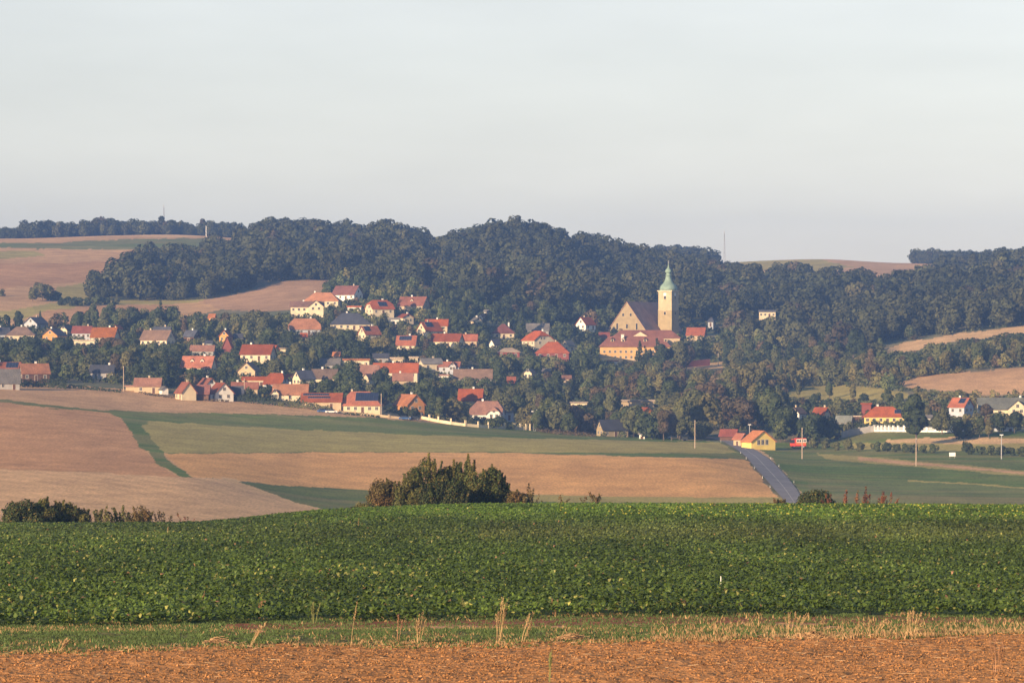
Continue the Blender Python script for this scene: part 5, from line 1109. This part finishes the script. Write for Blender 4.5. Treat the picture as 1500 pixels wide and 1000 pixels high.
# ---- dry weed stalks in the margin, each a plant of its own
def stalks(u, vb, vt, n_, spread, lean, colr, label, name='dry_weed', seed=0, head=True):
    x, y, z = ground(u, vb, 60); s = F/y; h = (vb-vt)/s; rr = random.Random(seed+int(u)); q = MB(); hd = MB(); m1 = DRYM[colr]
    for i in range(n_):
        a = rr.random()*6.28; hh = h*(1 if i == 0 else .55+.45*rr.random()); bx, by = math.cos(a)*spread*.25/s, math.sin(a)*spread*.2/s
        tx_, ty_ = bx+(lean/s)*hh/h+math.cos(a)*spread*.5/s*rr.random(), by+math.sin(a)*spread*.3/s
        pts = [np.array((bx+(tx_-bx)*t**1.4, by+(ty_-by)*t, hh*t-.03)) for t in (0, .35, .7, 1)]
        for j in range(3):
            w0, w1 = (.0062*(1-j*.25), .0062*(1-(j+1)*.25)); p, p2 = pts[j], pts[j+1]; k = len(q.v); q.mi(m1)
            q.v += [tuple(p+(-w0, 0, 0)), tuple(p+(w0*.5, -w0, 0)), tuple(p+(w0*.5, w0, 0)), tuple(p2+(-w1, 0, 0)), tuple(p2+(w1*.5, -w1, 0)), tuple(p2+(w1*.5, w1, 0))]
            for f_ in ((0, 1, 4, 3), (1, 2, 5, 4), (2, 0, 3, 5)): q.f.append(tuple(k+t for t in f_)); q.m.append(0)
        if head:
            for j in range(26):
                t = .55+.45*rr.random(); p = pts[0]+(pts[3]-pts[0])*t; L_ = .03+.04*rr.random(); b_ = rr.random()*6.28; e = p+np.array((math.cos(b_)*L_*.7, math.sin(b_)*L_*.7, L_)); g2 = np.array((math.sin(b_), -math.cos(b_), .3))*.0065
                hd.poly([tuple(p-g2*.4), tuple(e-g2), tuple(e+g2+np.array((0, 0, .012))), tuple(p+g2*.4)], m1)
    if head:
        k = len(q.v); q.v += hd.v; q.f += [tuple(k+t for t in f_) for f_ in hd.f]; q.m += [0]*len(hd.f)
    rt = q.build(name); rt.location = (x, y, z); tag(rt, label, 'weed'); return rt
DRYM = {k: plain('dry_stalk_'+k, c, .9, .2, 3) for k, c in dict(straw=(.40, .27, .14), brown=(.30, .16, .09), green=(.18, .19, .07), dark=(.16, .08, .05)).items()}
stalks(514, 948, 878, 1, 2, 10, 'straw', 'tall single pale stalk leaning right at the soil edge')
stalks(583, 940, 896, 4, 6, 3, 'brown', 'reddish-brown weed right of the tall single pale stalk')
stalks(614, 942, 897, 10, 12, 6, 'straw', 'bushy straw-coloured grass tuft left of the tallest weed')
stalks(731, 938, 872, 12, 12, 8, 'straw', 'tallest straw-coloured weed tuft at the centre of the margin')
stalks(765, 940, 896, 5, 8, 14, 'straw', 'thin pale stalks leaning right beside the tallest weed tuft')
stalks(812, 900, 878, 6, 8, 0, 'brown', 'short brown weed at the beet edge right of centre')
stalks(681, 903, 872, 8, 12, 0, 'green', 'green feathery weed standing in the beet edge')
stalks(460, 912, 882, 8, 12, 1, 'green', 'yellow-green weed at the beet edge left of centre')
stalks(367, 946, 910, 6, 6, 20, 'straw', 'bent straw tuft leaning right at the left of the margin')
stalks(85, 955, 935, 8, 14, 10, 'straw', 'low straw tuft leaning right at the far left margin')
stalks(298, 890, 866, 4, 8, 0, 'brown', 'brown weed sticking out of the beet leaves at left')
stalks(380, 906, 880, 4, 4, 2, 'brown', 'small reddish weed left of the yellow-green weed')
stalks(1005, 897, 877, 8, 10, 0, 'brown', 'reddish-brown seed head at the beet edge under the white marker')
stalks(1335, 930, 892, 14, 26, 4, 'straw', 'broad stand of dry grass at the right of the margin')
stalks(1160, 925, 896, 12, 30, 8, 'straw', 'loose dry grass clump right of the reddish seed head')
stalks(1278, 925, 905, 8, 26, 6, 'straw', 'low dry grass clump left of the broad dry stand')
stalks(1440, 925, 905, 2, 6, -10, 'straw', 'two pale stalks leaning left near the right edge')
stalks(1460, 985, 930, 7, 18, 0, 'brown', 'brown weed rising from the ploughed soil at the right edge')
stalks(803, 1000, 950, 4, 14, 0, 'green', 'thin green-brown weed rising from the ploughed soil at centre')
stalks(245, 790, 770, 2, 3, 0, 'straw', 'pale stalk standing in the beet field at left')
stalks(525, 778, 757, 2, 2, 0, 'straw', 'pale stalk standing near the crest at centre left')
# low heaps of dead straw at the soil edge
for u_, v_, w_, lab in ((838, 938, .55, 'small heap of dead straw at the soil edge right of the tallest weed'), (320, 944, .45, 'flat heap of dead straw at the soil edge at left'), (1190, 934, .5, 'low straw pile at the soil edge at right')):
    x, y, z = ground(u_, v_, 60); m = 420; a_ = r.rand(m)*6.283; q_ = np.sqrt(r.rand(m))*w_; cx_, cy_ = q_*np.cos(a_), q_*np.sin(a_)*.6; cz_ = .24*np.clip(1-q_/w_, 0, 1)*r.rand(m)**.5+.01; b_ = r.rand(m)*6.283; L_ = .05+.12*r.rand(m)
    dv = np.stack([np.cos(b_)*L_, np.sin(b_)*L_, (r.rand(m)-.4)*L_*.6], 1); P = np.stack([cx_, cy_, cz_], 1); sd_ = np.array([0, .003, .006])
    V_ = np.stack([P-dv-sd_, P+dv-sd_, P+dv+sd_, P-dv+sd_], 1).reshape(-1, 3); k_ = np.array([(0, 0, .2)]+[(math.cos(t)*w_*.8, math.sin(t)*w_*.5, -.05) for t in np.linspace(0, 5.6, 9)])
    o = link('straw_heap', npmesh('straw_heap', V_.astype(np.float32), qidx(len(V_)), M_dry, np.repeat(np.array([.44, .28, .15])*(.5+.8*r.rand(m))[:, None], 4, 0))); o.location = (x, y, z); tag(o, lab, 'straw heap')
# white marker stick in the beet
x, y, z = ground(1056, 866, 60); q = MB(); q.lathe([(.018, -.1), (.018, 22/F*y), (.004, 23/F*y)], M_white, 6); o = q.build('marker_stick'); o.location = (x, y, z); tag(o, 'thin white marker stick standing in the beet field', 'marker stick')

# ------------------------------------------------------------------ bushes just beyond the crest
def shrub(u, vt, wpx, hpx, rad, colour, label, n_sh, seed, spiky=.5, density=1.0, name='shrub', group=None, cat='shrub', leaf=.105):
    """bush of upright shoots; vt: top row, wpx/hpx its visible size, stands at radius rad behind the crest"""
    a = math.atan((u-750)/F); x, y = rad*math.sin(a), rad*math.cos(a); z = float(height(x, y)); s = F/y; ztop = -(vt-500)/s; Ht = ztop-z; Wd = wpx/s; rr = np.random.RandomState(seed)
    rt = empty(name, (x, y, z)); tag(rt, label, cat, group); P, N, K = [], [], []; st = MB(); st.mi(M_bark)
    if spiky < .75:                                   # rounded leafy mass
        nb = max(6, int(n_sh*.9)); tt = (np.arange(nb)+.5)/nb-.5; 
        for i in range(nb):
            bx = tt[rr.randint(nb)]*Wd*.9; env = math.sqrt(max(.05, 1-(bx/(Wd*.52))**2)); zz = Ht*env*(.12+.66*rr.rand()); rb = (.34+.30*rr.rand())*min(1.3, Wd/2.4); m = int(460*density*rb*rb*2.2)
            dv = rr.normal(size=(m, 3)); dv /= np.linalg.norm(dv, axis=1)[:, None]; by = (rr.rand()-.5)*min(Wd, 3); rj = (rb*(.75+.4*rr.rand(m)))[:, None]
            P.append(np.array([bx, by, max(zz, rb*.6)])+dv*rj*np.array([1, 1, 1.15])); N.append(dv); K.append(np.full(m, rr.randint(3)))
    for i in range(n_sh):
        bx = (rr.rand()-.5)*Wd*.92; by = (rr.rand()-.5)*min(Wd, 4); env = math.sqrt(max(0.05, 1-(bx/(Wd/2+.01))**2)); hh = Ht*(1-(1-env)*.75)*(.66+.30*rr.rand())
        if i == 0: hh = Ht; bx *= .3
        tw_ = .14+.16*rr.rand(); m = int(hh*70*density); t = rr.rand(m)**.8; rad_ = tw_*(1.0-.75*t)+.05*rr.rand(m)
        an = rr.rand(m)*6.28; lx = (rr.rand()-.5)*1.0+bx*.12; ly = (rr.rand()-.5)*.5; rj = rad_*(.4+.9*rr.rand(m))
        P.append(np.stack([bx+lx*t**1.5+np.cos(an)*rj, by+ly*t+np.sin(an)*rj, hh*(.03+.97*t)], 1)); N.append(np.stack([np.cos(an), np.sin(an), .3+0*an], 1)); K.append(np.full(m, rr.randint(3)))
        k = len(st.v); w_ = .03
        for tq, ww in ((-.05, w_), (.5, .016), (.98, .006)): st.v += [(bx+lx*max(tq, 0)**1.5-ww, by+ly*tq-ww, hh*tq), (bx+lx*max(tq, 0)**1.5+ww, by+ly*tq-ww, hh*tq), (bx+lx*max(tq, 0)**1.5, by+ly*tq+ww, hh*tq)]
        for o_ in (0, 3):
            for f_ in ((0, 1, 4, 3), (1, 2, 5, 4), (2, 0, 3, 5)): st.f.append(tuple(k+o_+t_ for t_ in f_)); st.m.append(0)
    P = np.concatenate(P); N = np.concatenate(N); K = np.concatenate(K); n = len(P); N += rr.normal(size=(n, 3))*.5; N /= np.linalg.norm(N, axis=1)[:, None]
    T = np.cross(N, rr.normal(size=(n, 3))); T /= np.linalg.norm(T, axis=1)[:, None]; S = np.cross(N, T); sz = (leaf*(.6+.8*rr.rand(n)))[:, None]
    V_ = np.stack([P-T*sz, P-S*sz*.5, P+T*sz, P+S*sz*.5], 1).reshape(-1, 3); pc = np.array(BPAL[colour]); c = pc[K]*(.65+1.15*rr.rand(n))[:, None]; wm_ = rr.rand(n) < .12; c[wm_] = np.array([.16, .12, .04])*(.6+.7*rr.rand(wm_.sum()))[:, None]
    link('leaves', npmesh('leaves', V_.astype(np.float32), qidx(4*n), M_fol, np.repeat(c, 4, 0)), rt); st.build('stem', rt)
BPAL = dict(green=[(.070, .085, .024), (.105, .10, .030), (.050, .064, .022)], olive=[(.10, .105, .034), (.12, .115, .038), (.08, .09, .03)], russet=[(.13, .10, .040), (.10, .085, .032), (.15, .095, .04)], rust=[(.17, .065, .035), (.14, .06, .035), (.20, .09, .045)], dark=[(.050, .066, .022), (.055, .07, .026), (.04, .055, .022)])
# central thicket
shrub(566, 699, 46, 50, 372, 'russet', 'low rounded brownish shrub at the left side of the big thicket', 30, 1, .2)
shrub(628, 663, 60, 85, 374, 'green', 'tall dark green shrub with a pointed shoot, highest of the central thicket', 22, 2)
shrub(664, 672, 52, 80, 376, 'green', 'dense green shrub in the middle of the central thicket', 34, 3)
shrub(687, 664, 34, 82, 374, 'green', 'narrow green shrub with a tall shoot right of the thicket middle', 20, 4)
shrub(718, 680, 50, 65, 373, 'green', 'green shrub at the right side of the big thicket', 36, 5)
shrub(600, 694, 44, 55, 370, 'olive', 'olive shrub in front of the tall shrub of the thicket', 28, 6, .3)
shrub(650, 700, 80, 48, 368, 'dark', 'dark low shrub along the foot of the central thicket', 44, 16, .2)
shrub(758, 717, 32, 28, 372, 'russet', 'small brownish shrub just right of the big thicket', 16, 7)
shrub(776, 708, 22, 36, 372, 'russet', 'thin ragged shoots right of the small brownish shrub', 5, 8, .9, .4)
shrub(535, 736, 26, 14, 366, 'olive', 'very low shrub left of the brownish shrub of the thicket', 12, 9, .2)
shrub(866, 719, 40, 20, 372, 'russet', 'low ragged brown bush alone on the crest right of the thicket', 9, 10, .8, .45)
shrub(815, 725, 40, 14, 374, 'russet', 'sparse brown twigs on the crest between thicket and brown bush', 6, 18, .9, .3)
# left group
shrub(33, 732, 50, 45, 360, 'dark', 'dark rounded shrub, leftmost of the crest bushes', 34, 11, .3)
shrub(66, 728, 40, 48, 361, 'green', 'tallest green shrub of the left crest bushes', 28, 12, .5)
shrub(92, 731, 36, 42, 362, 'green', 'green shrub right of the tallest left crest shrub', 26, 13, .4)
shrub(116, 742, 28, 34, 362, 'olive', 'olive shrub at the right end of the dense left bushes', 18, 14, .5)
shrub(150, 740, 26, 32, 362, 'olive', 'brown-green spiky shrub beside a gap in the left bushes', 12, 15, .8, .7)
shrub(182, 739, 36, 34, 363, 'olive', 'brownish spiky shrub in the middle of the thin left row', 14, 17, .8, .6)
shrub(206, 741, 34, 32, 363, 'russet', 'brown spiky shrub right in the thin left row', 14, 19, .7, .6)
shrub(238, 746, 30, 28, 364, 'russet', 'sparse reddish twigs near the right end of the left row', 6, 20, .9, .35)
shrub(270, 751, 30, 16, 365, 'rust', 'last sparse twigs at the right end of the left row', 4, 21, .9, .25)
# right group
shrub(1196, 718, 42, 24, 400, 'dark', 'low dark rounded bush beside the road at the crest', 34, 22, .2)
shrub(1142, 729, 22, 16, 400, 'russet', 'small brown bush at the left edge of the road', 14, 23, .4)
for i, (u, vt, nn_) in enumerate([(1214, 722, 5), (1238, 717, 3), (1254, 718, 2), (1268, 712, 4), (1290, 719, 6), (1304, 721, 5)]):
    shrub(u, vt, 12, 25, 398, 'rust', ['short rust-red dock plant at the dark bush', 'tall thin dock stalk right of the dark bush', 'single leaning dock stalk left of the tallest dock', 'tallest rust-red dock plant on the right crest', 'bushy rust-red dock, second from the right end', 'last rust-red dock at the right end of the row'][i], nn_, 30+i, 1, .55, 'dock_plant', 'rust-red dock plants on the crest', 'weed')

# ------------------------------------------------------------------ evening haze over the valley
hb = MB(); hb.box(-4700, 4700, -4700, 4700, -75, 150, None) if False else None
me = bpy.data.meshes.new('haze'); x0, x1, z0, z1 = -4700, 4700, float(min(HT.min(), Z.min()))-2, 145
me.from_pydata([(x, y, z) for z in (z0, z1) for x, y in ((x0, x0), (x1, x0), (x1, x1), (x0, x1))], [], [(0, 3, 2, 1), (4, 5, 6, 7), (0, 1, 5, 4), (1, 2, 6, 5), (2, 3, 7, 6), (3, 0, 4, 7)])
hz = link('haze', me); tag(hz, 'thin evening haze lying over the whole valley', 'haze', kind='stuff')
mh = bpy.data.materials.new('haze_air'); mh.use_nodes = True; n = mh.node_tree; n.nodes.clear(); out = n.nodes.new('ShaderNodeOutputMaterial'); pv = n.nodes.new('ShaderNodeVolumePrincipled')
pv.inputs['Density'].default_value = HAZE_D; pv.inputs['Color'].default_value = (.24, .45, 1.0, 1); pv.inputs['Anisotropy'].default_value = .0
n.links.new(pv.outputs[0], out.inputs['Volume']); me.materials.append(mh)
